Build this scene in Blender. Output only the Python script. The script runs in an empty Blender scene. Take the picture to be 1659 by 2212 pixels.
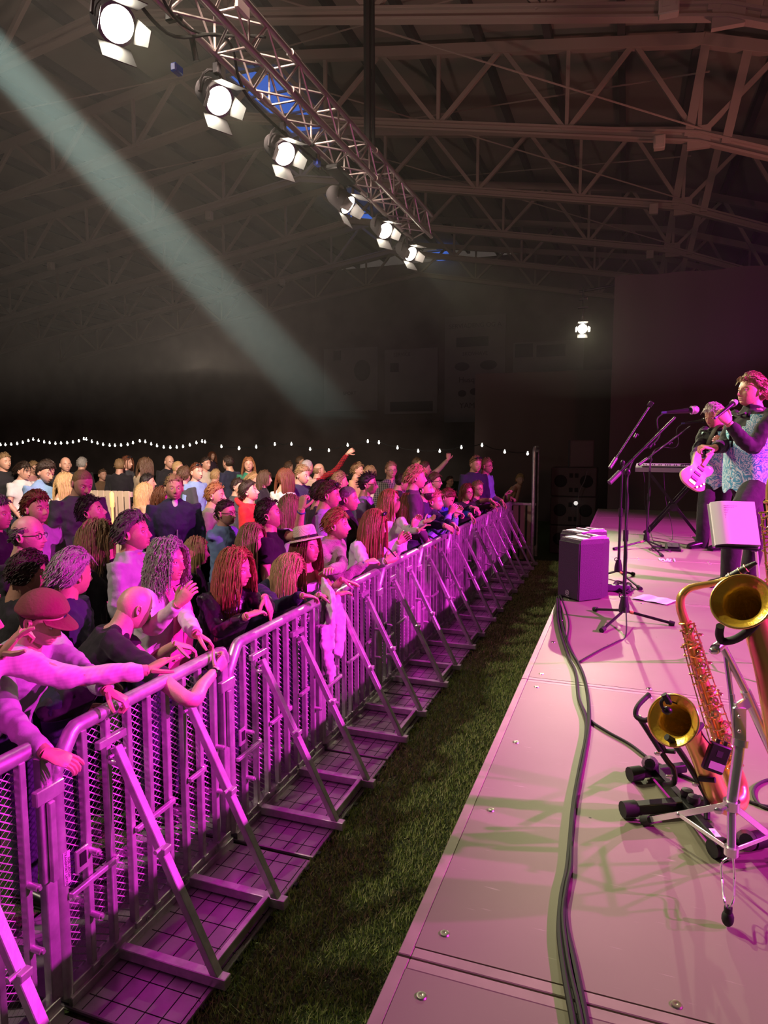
import bpy, math, random
import numpy as np
from mathutils import Vector, Matrix
random.seed(7); rng=np.random.default_rng(7)
SC=bpy.context.scene; COL=SC.collection
pi=math.pi
# ---------------------------------------------------------------- camera
W,HH=1659,2212; F=1470.; HC=2.35
pt=math.radians(5.865); ps=math.radians(19.61)
cam=bpy.data.cameras.new('camera'); cam.sensor_fit='HORIZONTAL'; cam.sensor_width=36; cam.lens=36*F/W
cam.clip_start=.05; cam.clip_end=200
co=bpy.data.objects.new('camera',cam); COL.objects.link(co); SC.camera=co
co.location=(0,0,HC); co.rotation_euler=(pi/2-pt,0,ps)
# ---------------------------------------------------------------- view, world
SC.view_settings.view_transform='Standard'; SC.view_settings.look='None'
SC.view_settings.gamma=1; SC.view_settings.exposure=0.0; SC.view_settings.use_curve_mapping=False
SC.cycles.use_denoising=True; SC.cycles.max_bounces=6; SC.cycles.diffuse_bounces=3; SC.cycles.glossy_bounces=3
SC.cycles.volume_bounces=0; SC.cycles.transparent_max_bounces=8; SC.cycles.sample_clamp_indirect=4
SC.cycles.caustics_reflective=False; SC.cycles.caustics_refractive=False
SC.cycles.volume_step_rate=2
wd=bpy.data.worlds.new('world'); SC.world=wd; wd.use_nodes=True
wd.node_tree.nodes['Background'].inputs[0].default_value=(.42,.34,.30,1)
wd.node_tree.nodes['Background'].inputs[1].default_value=.11
def lamp(name,kind,loc,aim,col,power,size=.2,angle=60,blend=.3):
    l=bpy.data.lights.new(name,kind); l.color=col; l.energy=power
    if kind=='SPOT': l.spot_size=math.radians(angle); l.spot_blend=blend; l.shadow_soft_size=size
    elif kind=='AREA': l.size=size
    else: l.shadow_soft_size=size
    o=bpy.data.objects.new(name,l); COL.objects.link(o); o.location=loc
    o.rotation_euler=(Vector(aim)-Vector(loc)).to_track_quat('-Z','Y').to_euler()
    return o
MAG=(1.0,.035,.80)
lamp('magenta_stage_light','SPOT',(7.2,4.6,5.3),(-2.8,5.4,1.1),MAG,10800,.07,56,.8)
lamp('magenta_stage_light','SPOT',(7.0,2.2,5.1),(-2.4,2.2,1.3),MAG,3000,.07,42,.8)
lamp('magenta_stage_light','SPOT',(7.4,8.2,5.3),(-2.6,9.2,1.1),MAG,8000,.07,48,.8)
lamp('warm_crowd_light','SPOT',(-2.6,2.5,7.2),(-8.5,12.5,1.2),(1,.80,.62),6500,.2,58,.7)
lamp('warm_fill_light','SPOT',(-6.5,-.5,7.5),(-3.4,4.5,1.5),(1,.82,.66),650,.2,62,.8)  # added fill, no real fixture; lifts the hair tops of the front rows
lamp('red_roof_fill','SPOT',(3.5,15.6,5.5),(-0.5,15.5,11),(1,.34,.27),350,.3,150,1)  # unseen red uplight added behind the curtain to tint the roof
lamp('warm_fill_light','SPOT',(-6.5,-.5,7.5),(-3.4,4.5,1.5),(1,.82,.66),650,.2,62,.8)  # same added hair fill once more
lamp('red_roof_fill','SPOT',(2.5,-1,5),(0,11,11),(1,.36,.29),720,.3,110,1)  # another added red uplight, reddening the roof at upper right
lamp('warm_roof_fill','SPOT',(-4,6,2.9),(-11,17,12),(1,.78,.62),800,.3,140,1)  # unseen uplight added to brighten the dark roof deck
# ---------------------------------------------------------------- pixel helpers
FW=np.array([-math.sin(ps)*math.cos(pt),math.cos(ps)*math.cos(pt),-math.sin(pt)])
RT=np.array([math.cos(ps),math.sin(ps),0]); UP=np.cross(RT,FW); CC=np.array([0,0,HC])
def ray(u,v): return FW*F+RT*(u-W/2)+UP*(HH/2-v)
def D(u,v,d): return CC+ray(u,v)*d/F
def UX(u,v,x): r=ray(u,v); return CC+r*x/r[0]
def UY(u,v,y): r=ray(u,v); return CC+r*y/r[1]
def UZ(u,v,z): r=ray(u,v); return CC+r*(z-HC)/r[2]
def depth(p): return float((np.array(p)-CC)@FW)
# ---------------------------------------------------------------- materials
MATS={}
def M(name,col=(.5,.5,.5),rough=.6,metal=0,bump=0,bs=40,spec=.5,emit=None,es=1,var=0,vs=6,sheen=0,stretch=None,coat=0,trans=0):
    if name in MATS: return MATS[name]
    m=bpy.data.materials.new(name); m.use_nodes=True; nt=m.node_tree; b=nt.nodes['Principled BSDF']
    b.inputs['Base Color'].default_value=(*col,1); b.inputs['Roughness'].default_value=rough; b.inputs['Metallic'].default_value=metal
    b.inputs['Specular IOR Level'].default_value=spec
    if sheen: b.inputs['Sheen Weight'].default_value=sheen
    if coat: b.inputs['Coat Weight'].default_value=coat
    if trans: b.inputs['Transmission Weight'].default_value=trans
    if emit: b.inputs['Emission Color'].default_value=(*emit,1); b.inputs['Emission Strength'].default_value=es
    tc=None
    if bump or var:
        tc=nt.nodes.new('ShaderNodeTexCoord'); src=tc.outputs['Object']
        if stretch:
            mp=nt.nodes.new('ShaderNodeMapping'); mp.inputs['Scale'].default_value=stretch; nt.links.new(src,mp.inputs[0]); src=mp.outputs[0]
    if bump:
        n=nt.nodes.new('ShaderNodeTexNoise'); n.inputs['Scale'].default_value=bs; n.inputs['Detail'].default_value=3; nt.links.new(src,n.inputs['Vector'])
        bp=nt.nodes.new('ShaderNodeBump'); bp.inputs['Strength'].default_value=bump; bp.inputs['Distance'].default_value=.01
        nt.links.new(n.outputs['Fac'],bp.inputs['Height']); nt.links.new(bp.outputs[0],b.inputs['Normal'])
    if var:
        n=nt.nodes.new('ShaderNodeTexNoise'); n.inputs['Scale'].default_value=vs; n.inputs['Detail'].default_value=4; nt.links.new(src,n.inputs['Vector'])
        r=nt.nodes.new('ShaderNodeValToRGB'); e=r.color_ramp.elements
        e[0].position=.3; e[0].color=(*[c*(1-var) for c in col],1); e[1].position=.7; e[1].color=(*[min(1,c*(1+var)) for c in col],1)
        nt.links.new(n.outputs['Fac'],r.inputs[0]); nt.links.new(r.outputs[0],b.inputs['Base Color'])
    MATS[name]=m; return m
def skin(k=0):
    c=[(.64,.35,.25),(.55,.29,.20),(.70,.42,.32),(.45,.24,.16)][k%4]
    return M('skin_%d'%(k%4),c,.45,bump=.12,bs=90,var=.08,vs=25)
HC_={'black':(.02,.014,.01),'dark':(.035,.02,.013),'brown':(.10,.052,.026),'auburn':(.16,.05,.022),'ginger':(.34,.14,.05),'red':(.30,.10,.045),
 'blond':(.52,.34,.15),'dblond':(.28,.17,.08),'grey':(.36,.33,.31),'dgrey':(.13,.115,.105),'white':(.6,.56,.52)}
def hairm(c): return M('hair_'+c,HC_[c],.42,bump=.9,bs=60,stretch=(3,3,.35),var=.3,vs=40,spec=.5)
CL={'black':(.012,.011,.014),'navy':(.018,.02,.05),'dgrey':(.05,.055,.06),'grey':(.25,.25,.27),'lgrey':(.42,.41,.44),'white':(.72,.70,.68),'cream':(.62,.54,.43),
 'lblue':(.22,.36,.60),'blue':(.02,.06,.42),'beige':(.40,.30,.20),'tan':(.55,.33,.18),'red':(.55,.012,.02),'green':(.03,.22,.12),'olive':(.22,.23,.15),
 'pink':(.62,.28,.28),'purple':(.30,.22,.42),'brown':(.16,.09,.045),'leather':(.015,.012,.016),'fleece':(.40,.29,.30),'darkp':(.06,.03,.06),'tee':(.12,.18,.42)}
def cloth(c): 
    if c=='leather': return M('cloth_leather',CL[c],.32,bump=.5,bs=25)
    if c=='fleece': return M('cloth_fleece',CL[c],.95,bump=.9,bs=160,sheen=.4)
    return M('cloth_'+c,CL[c],.85,bump=.45,bs=22,var=.12,vs=9,sheen=.08)
alu=M('aluminium',(.66,.64,.64),.36,.68,bump=.10,bs=30,var=.22,vs=14)
chrome=M('chrome',(.85,.85,.86),.22,.85)
blackp=M('black_plastic',(.015,.015,.017),.42)
blackm=M('black_metal',(.02,.02,.022),.35,.3)
rubber=M('black_rubber',(.014,.014,.014),.7)
# ---------------------------------------------------------------- mesh builder
class MB:
    def __init__(s): s.v=[];s.f=[];s.m=[];s.n=0
    def add(s,v,f,m=0):
        v=np.asarray(v,float); s.v.append(v)
        s.f.extend([tuple(int(i)+s.n for i in q) for q in f]); s.m.extend([m]*len(f) if isinstance(m,int) else m); s.n+=len(v); return s
    def box(s,c,d,R=None,m=0,bev=0):
        c=np.array(c,float);d=np.array(d,float)/2
        if bev:
            b=min(bev,min(d)*.45); V=[];
            for sx in(-1,1):
                for sy in(-1,1):
                    for sz in(-1,1):
                        V+=[(sx*(d[0]-b),sy*(d[1]-b),sz*d[2]),(sx*(d[0]-b),sy*d[1],sz*(d[2]-b)),(sx*d[0],sy*(d[1]-b),sz*(d[2]-b))]
            i=lambda x,y,z:3*(x*4+y*2+z)
            Q=[]
            Q+=[(i(0,0,0),i(0,1,0),i(1,1,0),i(1,0,0)),(i(0,0,1),i(1,0,1),i(1,1,1),i(0,1,1))]
            Q+=[(i(0,0,0)+1,i(1,0,0)+1,i(1,0,1)+1,i(0,0,1)+1),(i(0,1,0)+1,i(0,1,1)+1,i(1,1,1)+1,i(1,1,0)+1)]
            Q+=[(i(0,0,0)+2,i(0,0,1)+2,i(0,1,1)+2,i(0,1,0)+2),(i(1,0,0)+2,i(1,1,0)+2,i(1,1,1)+2,i(1,0,1)+2)]
            for y in(0,1):
                for z in(0,1): Q.append((i(0,y,z),i(1,y,z),i(1,y,z)+1,i(0,y,z)+1))
            for x in(0,1):
                for z in(0,1): Q.append((i(x,0,z),i(x,1,z),i(x,1,z)+2,i(x,0,z)+2))
            for x in(0,1):
                for y in(0,1): Q.append((i(x,y,0)+1,i(x,y,1)+1,i(x,y,1)+2,i(x,y,0)+2))
            for x in(0,1):
                for y in(0,1):
                    for z in(0,1): Q.append((i(x,y,z),i(x,y,z)+1,i(x,y,z)+2))
            V=np.array(V)
        else:
            V=np.array([(x*d[0],y*d[1],z*d[2]) for x in(-1,1) for y in(-1,1) for z in(-1,1)])
            Q=[(0,1,3,2),(4,6,7,5),(0,4,5,1),(2,3,7,6),(0,2,6,4),(1,5,7,3)]
        if R is not None: V=V@np.array(R).T
        return s.add(V+c,Q,m)
    def bar(s,a,b,w,h,up=(0,0,1),m=0,bev=.003):
        a=np.array(a,float);b=np.array(b,float);x=b-a;L=np.linalg.norm(x);x/=L
        z=np.array(up,float);z=z-x*(z@x)
        if np.linalg.norm(z)<1e-4: z=np.array([1.,0,0]);z=z-x*(z@x)
        z/=np.linalg.norm(z);y=np.cross(z,x)
        return s.box((a+b)/2,(L,w,h),np.stack([x,y,z],1),m,bev)
    def tube(s,path,r,n=8,m=0,cap=True,flat=None,up=None):
        P=np.array(path,float);k=len(P);r=np.broadcast_to(np.array(r,float),(k,)) if np.ndim(r)<=1 else r
        T=np.gradient(P,axis=0);T/=np.linalg.norm(T,axis=1)[:,None]+1e-12
        u=np.array(up if up is not None else (0,0,1.));u=u-T[0]*(u@T[0])
        if np.linalg.norm(u)<1e-3: u=np.array([1.,0,0]);u=u-T[0]*(u@T[0])
        u/=np.linalg.norm(u);a=np.arange(n)*2*pi/n;V=[]
        for i in range(k):
            u=u-T[i]*(u@T[i]);u/=np.linalg.norm(u)+1e-12;w=np.cross(T[i],u)
            fa=flat if flat else 1.
            V.append(P[i]+r[i]*(np.cos(a)[:,None]*u*fa+np.sin(a)[:,None]*w))
        Fs=[(i*n+j,i*n+(j+1)%n,(i+1)*n+(j+1)%n,(i+1)*n+j) for i in range(k-1) for j in range(n)]
        if cap: Fs+=[tuple(range(n-1,-1,-1)),tuple(range((k-1)*n,k*n))]
        return s.add(np.concatenate(V),Fs,m)
    def ell(s,c,r,n=12,R=None,m=0):
        nv=max(4,n//2+1);V=[];
        for i in range(nv+1):
            ph=-pi/2+pi*i/nv
            for j in range(n): t=2*pi*j/n;V.append((math.cos(ph)*math.cos(t),math.cos(ph)*math.sin(t),math.sin(ph)))
        V=np.array(V)*np.array(r if np.ndim(r) else (r,r,r))
        if R is not None: V=V@np.array(R).T
        Fs=[(i*n+j,i*n+(j+1)%n,(i+1)*n+(j+1)%n,(i+1)*n+j) for i in range(nv) for j in range(n)]
        return s.add(V+np.array(c),Fs,m)
    def lathe(s,prof,c=(0,0,0),ax=(0,0,1),n=24,m=0):
        ax=np.array(ax,float);ax/=np.linalg.norm(ax);t=np.array([1.,0,0]) if abs(ax[0])<.8 else np.array([0,1.,0])
        u=np.cross(ax,t);u/=np.linalg.norm(u);w=np.cross(ax,u);a=np.arange(n)*2*pi/n;V=[]
        for r,h in prof: V.append(np.array(c)+ax*h+max(r,1e-5)*(np.cos(a)[:,None]*u+np.sin(a)[:,None]*w))
        k=len(prof)
        return s.add(np.concatenate(V),[(i*n+j,i*n+(j+1)%n,(i+1)*n+(j+1)%n,(i+1)*n+j) for i in range(k-1) for j in range(n)],m)
    def torus(s,c,R,r,ax=(0,0,1),n=24,k=8,m=0,a0=0,a1=2*pi,sc=(1,1)):
        ax=np.array(ax,float);ax/=np.linalg.norm(ax);t=np.array([0,0,1.]) if abs(ax[2])<.8 else np.array([1.,0,0])
        u=np.cross(t,ax);u/=np.linalg.norm(u);w=np.cross(ax,u)
        A=np.linspace(a0,a1,n+1);P=[np.array(c)+R*(math.cos(q)*u*sc[0]+math.sin(q)*w*sc[1]) for q in A]
        return s.tube(P,r,k,m,up=ax)
    def build(s,name,mats,parent=None,local=True,smooth=True,origin=None):
        me=bpy.data.meshes.new(name)
        V=np.concatenate(s.v) if s.v else np.zeros((0,3))
        o0=np.zeros(3)
        if origin is not None: o0=np.array(origin,float)
        elif parent is not None and not local:
            o0=np.array(parent['_o']) if '_o' in parent else np.array(parent.location)
        me.from_pydata((V-o0).tolist(),[],s.f)
        if not isinstance(mats,(list,tuple)): mats=[mats]
        for q in mats: me.materials.append(q)
        me.polygons.foreach_set('material_index',s.m)
        if smooth: me.polygons.foreach_set('use_smooth',[True]*len(s.f))
        me.update()
        if smooth=='auto' or smooth is True:
            try: me.set_sharp_from_angle(angle=math.radians(42))
            except Exception: pass
        o=bpy.data.objects.new(name,me); COL.objects.link(o)
        if parent is not None: o.parent=parent
        elif origin is not None: o.location=o0
        return o
def tag(o,label,cat=None,group=None,kind=None):
    if label: o['label']=label
    if cat: o['category']=cat
    if group: o['group']=group
    if kind: o['kind']=kind
    return o
def thing(name,label,cat,loc=(0,0,0),rot=(0,0,0),group=None):
    o=bpy.data.objects.new(name,None); COL.objects.link(o); o.location=tuple(loc); o.rotation_euler=rot; o.empty_display_size=.1
    return tag(o,label,cat,group)
def copy_tree(o,parent=None):
    c=o.copy(); COL.objects.link(c); c.parent=parent
    for ch in list(o.children): copy_tree(ch,c)
    return c
def nrm(a): a=np.array(a,float); return a/(np.linalg.norm(a)+1e-12)
def spline(P,k=6):
    P=[np.array(p,float) for p in P]; out=[]
    Q=[2*P[0]-P[1]]+P+[2*P[-1]-P[-2]]
    for i in range(1,len(Q)-2):
        for j in range(k):
            t=j/k; a,b,c,d=Q[i-1],Q[i],Q[i+1],Q[i+2]
            out.append(.5*((2*b)+(-a+c)*t+(2*a-5*b+4*c-d)*t*t+(-a+3*b-3*c+d)*t**3))
    out.append(P[-1]); return np.array(out)
def struct(o): o['kind']='structure'; return o
# ================================================================ SETTING
STZ=1.13; SX=-.478
def ngrass():
    m=bpy.data.materials.new('turf'); m.use_nodes=True; nt=m.node_tree; b=nt.nodes['Principled BSDF']; b.inputs['Roughness'].default_value=.9
    tc=nt.nodes.new('ShaderNodeTexCoord'); n=nt.nodes.new('ShaderNodeTexNoise'); n.inputs['Scale'].default_value=60; n.inputs['Detail'].default_value=6
    r=nt.nodes.new('ShaderNodeValToRGB'); r.color_ramp.elements[0].position=.3; r.color_ramp.elements[1].position=.75
    r.color_ramp.elements[0].color=(.012,.03,.006,1); r.color_ramp.elements[1].color=(.10,.17,.035,1)
    nt.links.new(tc.outputs['Object'],n.inputs[0]); nt.links.new(n.outputs['Fac'],r.inputs[0]); nt.links.new(r.outputs[0],b.inputs['Base Color'])
    bp=nt.nodes.new('ShaderNodeBump'); bp.inputs['Strength'].default_value=1; bp.inputs['Distance'].default_value=.03
    nt.links.new(n.outputs['Fac'],bp.inputs['Height']); nt.links.new(bp.outputs[0],b.inputs['Normal']); return m
turf=ngrass()
struct(MB().box((-10,18,-.05),(54,46,.1)).build('floor',turf))
# turf blades in the pit
N=95000
by=1.0+rng.random(N)**1.7*12.6; bx=SX-.02-rng.random(N)*1.12
h=.018+rng.random(N)*.022; a=rng.random(N)*2*pi; wd_=.0022+.0016*(by/5); ln=rng.normal(0,.012,(N,2))
Vb=np.zeros((N,3,3)); Vb[:,0]=np.stack([bx-np.cos(a)*wd_,by-np.sin(a)*wd_,np.zeros(N)],1); Vb[:,1]=np.stack([bx+np.cos(a)*wd_,by+np.sin(a)*wd_,np.zeros(N)],1)
Vb[:,2]=np.stack([bx+ln[:,0],by+ln[:,1],h],1)
me=bpy.data.meshes.new('turf_blades'); me.vertices.add(3*N); me.vertices.foreach_set('co',Vb.ravel())
me.loops.add(3*N); me.loops.foreach_set('vertex_index',np.arange(3*N)); me.polygons.add(N); me.polygons.foreach_set('loop_start',np.arange(N)*3)
me.update(); me.validate()
gb=M('grass_blade',(.36,.47,.14),.6,var=.5,vs=30); me.materials.append(gb)
o=bpy.data.objects.new('turf_blades',me); COL.objects.link(o); tag(o,'short artificial green turf in the pit between barrier and stage','grass',kind='stuff')
# walls
wallm=M('wall_dark',(.24,.20,.19),.9,bump=.3,bs=2,var=.25,vs=.5)
struct(MB().box((-10,40.3,6),(60,.2,14)).build('wall_back',wallm))
struct(MB().box((-38,18,5),(.2,46,12)).build('wall_left',wallm))
# roof truss profile
def zb(x): return float(np.interp(x,[-38,-11.5,1.33,14],[8.1,11.95,9.56,4.7]))
def zt(x): return float(np.interp(x,[-38,-11.5,1.33,14],[9.6,13.45,11.6,7.6]))
steel=M('roof_steel',(.34,.27,.24),.6,bump=.1,bs=20)
deckm=M('roof_deck',(.28,.24,.215),.85,var=.15,vs=.4)
purl=M('roof_purlin',(.045,.04,.045),.8)
b=MB()
xs=[-38,-11.5,1.33,14]
for x0,x1 in zip(xs,xs[1:]):
    V=[(x,y,zt(x)+.42+dz) for x in(x0,x1) for y in(-4,40.3) for dz in(0,.1)]
    b.add(V,[(0,2,6,4),(1,5,7,3),(0,1,3,2),(4,6,7,5),(0,4,5,1),(2,3,7,6)])
struct(b.build('ceiling',deckm,smooth=False))
b=MB()
for i in range(30):
    x=-36.6+1.72*i
    if x>13: break
    b.bar((x,-4,zt(x)+.28),(x,40.2,zt(x)+.28),.17,.26)
struct(b.build('trim_purlins',purl,smooth=False))
bn=[-36.6+3.28*i for i in range(11)]+[-11.5+0*1]; 
bn=[-37.8,-34.5,-31.2,-27.9,-24.6,-21.3,-18.0,-14.75,-11.5,-8.25,-5.0,-1.7,1.33,4.6,7.9,11.2]
bn=[x-.0 for x in bn]
def roof_truss():
    b=MB()
    for x0,x1 in zip(xs,xs[1:]):
        b.bar((x0,0,zb(x0)),(x1,0,zb(x1)),.2,.05); b.bar((x0,0,zb(x0)-.1),(x1,0,zb(x1)-.1),.02,.2); b.bar((x0,0,zb(x0)-.2),(x1,0,zb(x1)-.2),.2,.05)
        b.bar((x0,0,zt(x0)),(x1,0,zt(x1)),.2,.26)
    for i,x in enumerate(bn):
        b.bar((x,0,zb(x)),(x,0,zt(x)),.09,.09)
        if i<len(bn)-1:
            xm=(x+bn[i+1])/2
            b.bar((x+.08,0,zb(x)),(xm,0,zt(xm)),.11,.11); b.bar((bn[i+1]-.08,0,zb(bn[i+1])),(xm,0,zt(xm)),.11,.11)
    b.bar((1.1,0,zb(1.1)-.1),(1.4,.0,zt(1.3)),.16,.2); b.bar((1.9,0,zb(1.9)-.1),(2.3,0,zt(2)),.16,.2)
    b.box((1.33,0,zb(1.33)-.1),(.5,.12,.5))
    return b
proto=None
for k in range(-1,6):
    t=thing('roof_truss',['','',''][0],None)
    t.location=(0,13.3+5*k,0)
    names=['steel roof truss %s'%s for s in ('highest in the photo, crossing the top corners','with its wide lower beam running along the top right','second below the top beam, meeting the bent post joint','third below the top beam, half way down the dark roof','fourth below the top beam, behind the hanging lamps','fifth and faint, above the dark back wall','last and faintest, touching the back wall')]
    tag(t,names[k+1],'truss','steel roof trusses of the hall')
    if proto is None: proto=roof_truss().build('truss_frame',steel,t,smooth=False)
    else:
        c=proto.copy(); COL.objects.link(c); c.parent=t
# bracing rods
def rod(p,q,lab): tag(MB().tube([p,q],.022,6).build('bracing_rod',steel),lab,'rod','thin roof bracing rods')
for k,yy in enumerate((13.3,18.3,23.3)):
    rod((-11.3,yy+5,zt(-11.3)-.1),(1.5,yy+.1,zt(1.5)-.6),['thin roof rod slanting up right nearest the camera','thin roof rod slanting up right in the middle bay','thin roof rod slanting up right in the far bay'][k])
    rod((-11.3,yy,zt(-11.3)-.1),(1.5,yy+5,zb(1.5)+.1),['thin roof rod slanting down right nearest the camera','thin roof rod slanting down right in the middle bay','thin roof rod slanting down right in the far bay'][k])
for k,yy in enumerate((13.3,18.3)):
    rod((-11.6,yy+5,zt(-11.6)-.2),(-24,yy,zb(-24)+.2),['thin roof rod over the beam at left, nearer one','thin roof rod over the left crowd, farther one'][k])
# junction boxes on truss chords
grey=M('junction_grey',(.42,.36,.32),.6)
for (u,v,y),lb in zip([(1445,8,13.3),(1424,308,18.3),(1412,452,23.3),(1404,550,28.3),(452,466,23.3),(110,575,23.3),(610,610,33.3)],['hanging in the top right','under the second beam at right','under the third beam at right','under the fourth beam at right','above the light beam at centre left','at the far left of the roof','over the back wall left of centre']):
    p=UY(u,v,y-.35); s=.13 if y>14 else .16
    tag(MB().box(p,(2*s,.2,2.4*s),bev=.02).box(p+np.array([0,-.11,.02]),(1.3*s,.03,1.4*s)).build('roof_sensor_box',grey),'small pale box '+lb,'box','boxes on the roof trusses')
# skylights
sky=M('skylight_glass',(.02,.05,.2),.2,emit=(.035,.13,.60),es=.8)
def skylight(u,v,w,l,i):
    p=None
    for z in np.linspace(9,13.8,200):
        q=UZ(u,v,z)
        if abs(z-(zt(q[0])+.10))<.06: p=q;break
    if p is None: p=UZ(u,v,12.5)
    b=MB(); f=MB(); n=3
    b.box(p,(w,l,.03))
    for k in range(n+1): f.box(p+np.array([0,-l/2+l*k/n,-.04]),(w+.1,.07,.07))
    for s in(-1,1): f.box(p+np.array([s*w/2,0,-.04]),(.07,l,.07))
    o=b.build('window_%d'%i,sky,smooth=False); struct(o)
    f.build('window_frame',steel,o,smooth=False)
for i,(u,v,w,l) in enumerate([(604,222,1.3,4.2),(760,452,1.2,3.6),(962,553,1.5,2.6),(980,621,1.5,2.8)]): skylight(u,v,w,l,i+1)
# back wall banners
def text(s,size,mat,loc,rot,name,parent=None,ext=.004):
    c=bpy.data.curves.new(name,'FONT'); c.body=s; c.size=size; c.align_x='CENTER'; c.align_y='CENTER'; c.extrude=ext; c.materials.append(mat)
    o=bpy.data.objects.new(name,c); COL.objects.link(o); o.location=tuple(loc); o.rotation_euler=rot; o.parent=parent
    bpy.context.view_layer.update(); me=bpy.data.meshes.new_from_object(o.evaluated_get(bpy.context.evaluated_depsgraph_get())); me.materials.clear(); me.materials.append(mat)
    p=bpy.data.objects.new(name,me); COL.objects.link(p); p.location=o.location; p.rotation_euler=rot; p.parent=parent; bpy.data.objects.remove(o); return p
banm=M('banner_fabric',(.34,.30,.31),.9,var=.1,vs=.7); ink=M('banner_ink',(.13,.11,.12),.9)
def banner(u0,v0,u1,v1,lab,items):
    p=UY((u0+u1)/2,(v0+v1)/2,40.05); a=UY(u0,v1,40.05); c=UY(u1,v0,40.05)
    t=thing('wall_banner',lab,'banner',p,group='dim sponsor banners on the back wall')
    MB().box((0,0,0),(c[0]-a[0],.04,c[2]-a[2])).build('banner_cloth',banm,t,smooth=False)
    for it in items:
        q=UY(it[1],it[2],40.0)-p; q[1]=-.035
        if it[0]=='t': text(it[3],it[4],ink,q,(pi/2,0,0),'banner_text',t)
        else:
            b=MB(); b.ell(q,(it[3]/2,.02,it[4]/2),20) if it[0]=='e' else b.box(q,(it[3],.02,it[4]))
            b.build('banner_print',ink,t,smooth=False)
banner(958,680,1092,915,'dark tall banner with lettering and machine pictures, behind the far crowd',[('t',1026,703,'SERVIADENG OG A',.36),('b',1020,738,1.9,.55),('t',1026,764,'SKOVHAVE',.30),('e',998,792,.9,.5),('e',1055,788,1.0,.55),('t',1026,820,'Husqvarna',.46),('e',998,850,.5,.4),('e',1024,846,.5,.4),('e',1046,850,.5,.35),('t',1026,876,'YAMAHA',.46)])
banner(830,752,945,896,'dark banner with a wide printed bar, left of the tall one',[('t',868,766,'SERVICE',.3),('b',852,794,.55,.55),('b',888,878,2.7,.6)])
banner(1105,735,1260,880,'dark wide banner right of the tall one',[('b',1132,757,1.0,.75),('b',1190,757,1.6,.65)])
banner(700,750,815,890,'faint leftmost banner near the end of the light beam',[('b',728,768,.5,.6),('e',782,800,1.1,1.3),('t',755,850,'SPORT',.3)])
# stage curtain (right rear) with folds
cm=M('black_curtain',(.10,.075,.075),.95,sheen=.2)
def curtain(x0,x1,y0,y1,z0,z1,name,lab,n=90,amp=.06):
    t=np.linspace(0,1,n); X=x0+(x1-x0)*t; Y=y0+(y1-y0)*t; w=amp*np.sin(t*n*.55)+amp*.5*np.sin(t*n*.23+1)
    d=nrm((y1-y0,-(x1-x0),0)); V=[];Fc=[]
    for th in (0,.01):
        for z in(z0,z1):
            for i in range(n): V.append((X[i]+d[0]*(w[i]+th),Y[i]+d[1]*(w[i]+th),z))
    for i in range(n-1): Fc+=[(i,i+1,n+i+1,n+i),(2*n+i+1,2*n+i,3*n+i,3*n+i+1),(n+i,n+i+1,3*n+i+1,3*n+i)]
    tag(MB().add(V,Fc).build(name,cm),lab,'curtain')
curtain(-.35,7.5,14.6,14.6,0,5.6,'stage_curtain','black curtain hanging behind the stage and the keyboard')
curtain(-4.4,-.5,20.6,20.6,0,4.4,'rear_curtain','dark curtain behind the loudspeaker stack at the far pit end',40,.04)
# ================================================================ STAGE
def stagem():
    m=bpy.data.materials.new('stage_deck'); m.use_nodes=True; nt=m.node_tree; b=nt.nodes['Principled BSDF']; b.inputs['Roughness'].default_value=.5; b.inputs['Specular IOR Level'].default_value=.35
    tc=nt.nodes.new('ShaderNodeTexCoord')
    def noise(sc,st,det=5):
        mp=nt.nodes.new('ShaderNodeMapping'); mp.inputs['Scale'].default_value=st; nt.links.new(tc.outputs['Object'],mp.inputs[0])
        n=nt.nodes.new('ShaderNodeTexNoise'); n.inputs['Scale'].default_value=sc; n.inputs['Detail'].default_value=det; nt.links.new(mp.outputs[0],n.inputs[0]); return n
    n=noise(2.5,(1,1,1)); r=nt.nodes.new('ShaderNodeValToRGB'); r.color_ramp.elements[0].color=(.20,.18,.135,1); r.color_ramp.elements[1].color=(.255,.23,.175,1)
    nt.links.new(n.outputs['Fac'],r.inputs[0])
    n2=noise(9,(1,14,1),3); r2=nt.nodes.new('ShaderNodeValToRGB'); r2.color_ramp.elements[0].position=.70; r2.color_ramp.elements[1].position=.78; r2.color_ramp.elements[1].color=(.6,.6,.6,1)
    nt.links.new(n2.outputs['Fac'],r2.inputs[0])
    mx=nt.nodes.new('ShaderNodeMixRGB'); mx.blend_type='MIX'; mx.inputs[2].default_value=(.46,.41,.36,1); nt.links.new(r2.outputs[0],mx.inputs[0]); nt.links.new(r.outputs[0],mx.inputs[1])
    v=nt.nodes.new('ShaderNodeTexVoronoi'); v.inputs['Scale'].default_value=3.2; nt.links.new(tc.outputs['Object'],v.inputs[0])
    r3=nt.nodes.new('ShaderNodeValToRGB'); r3.color_ramp.elements[0].position=.012; r3.color_ramp.elements[1].position=.02; r3.color_ramp.elements[0].color=(.12,.12,.12,1); r3.color_ramp.elements[1].color=(1,1,1,1)
    nt.links.new(v.outputs['Distance'],r3.inputs[0]); mu=nt.nodes.new('ShaderNodeMixRGB'); mu.blend_type='MULTIPLY'; mu.inputs[0].default_value=1
    nt.links.new(mx.outputs[0],mu.inputs[1]); nt.links.new(r3.outputs[0],mu.inputs[2]); nt.links.new(mu.outputs[0],b.inputs['Base Color'])
    n4=noise(35,(1,1,1)); bp=nt.nodes.new('ShaderNodeBump'); bp.inputs['Strength'].default_value=.12; nt.links.new(n4.outputs['Fac'],bp.inputs['Height']); nt.links.new(bp.outputs[0],b.inputs['Normal'])
    return m
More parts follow.
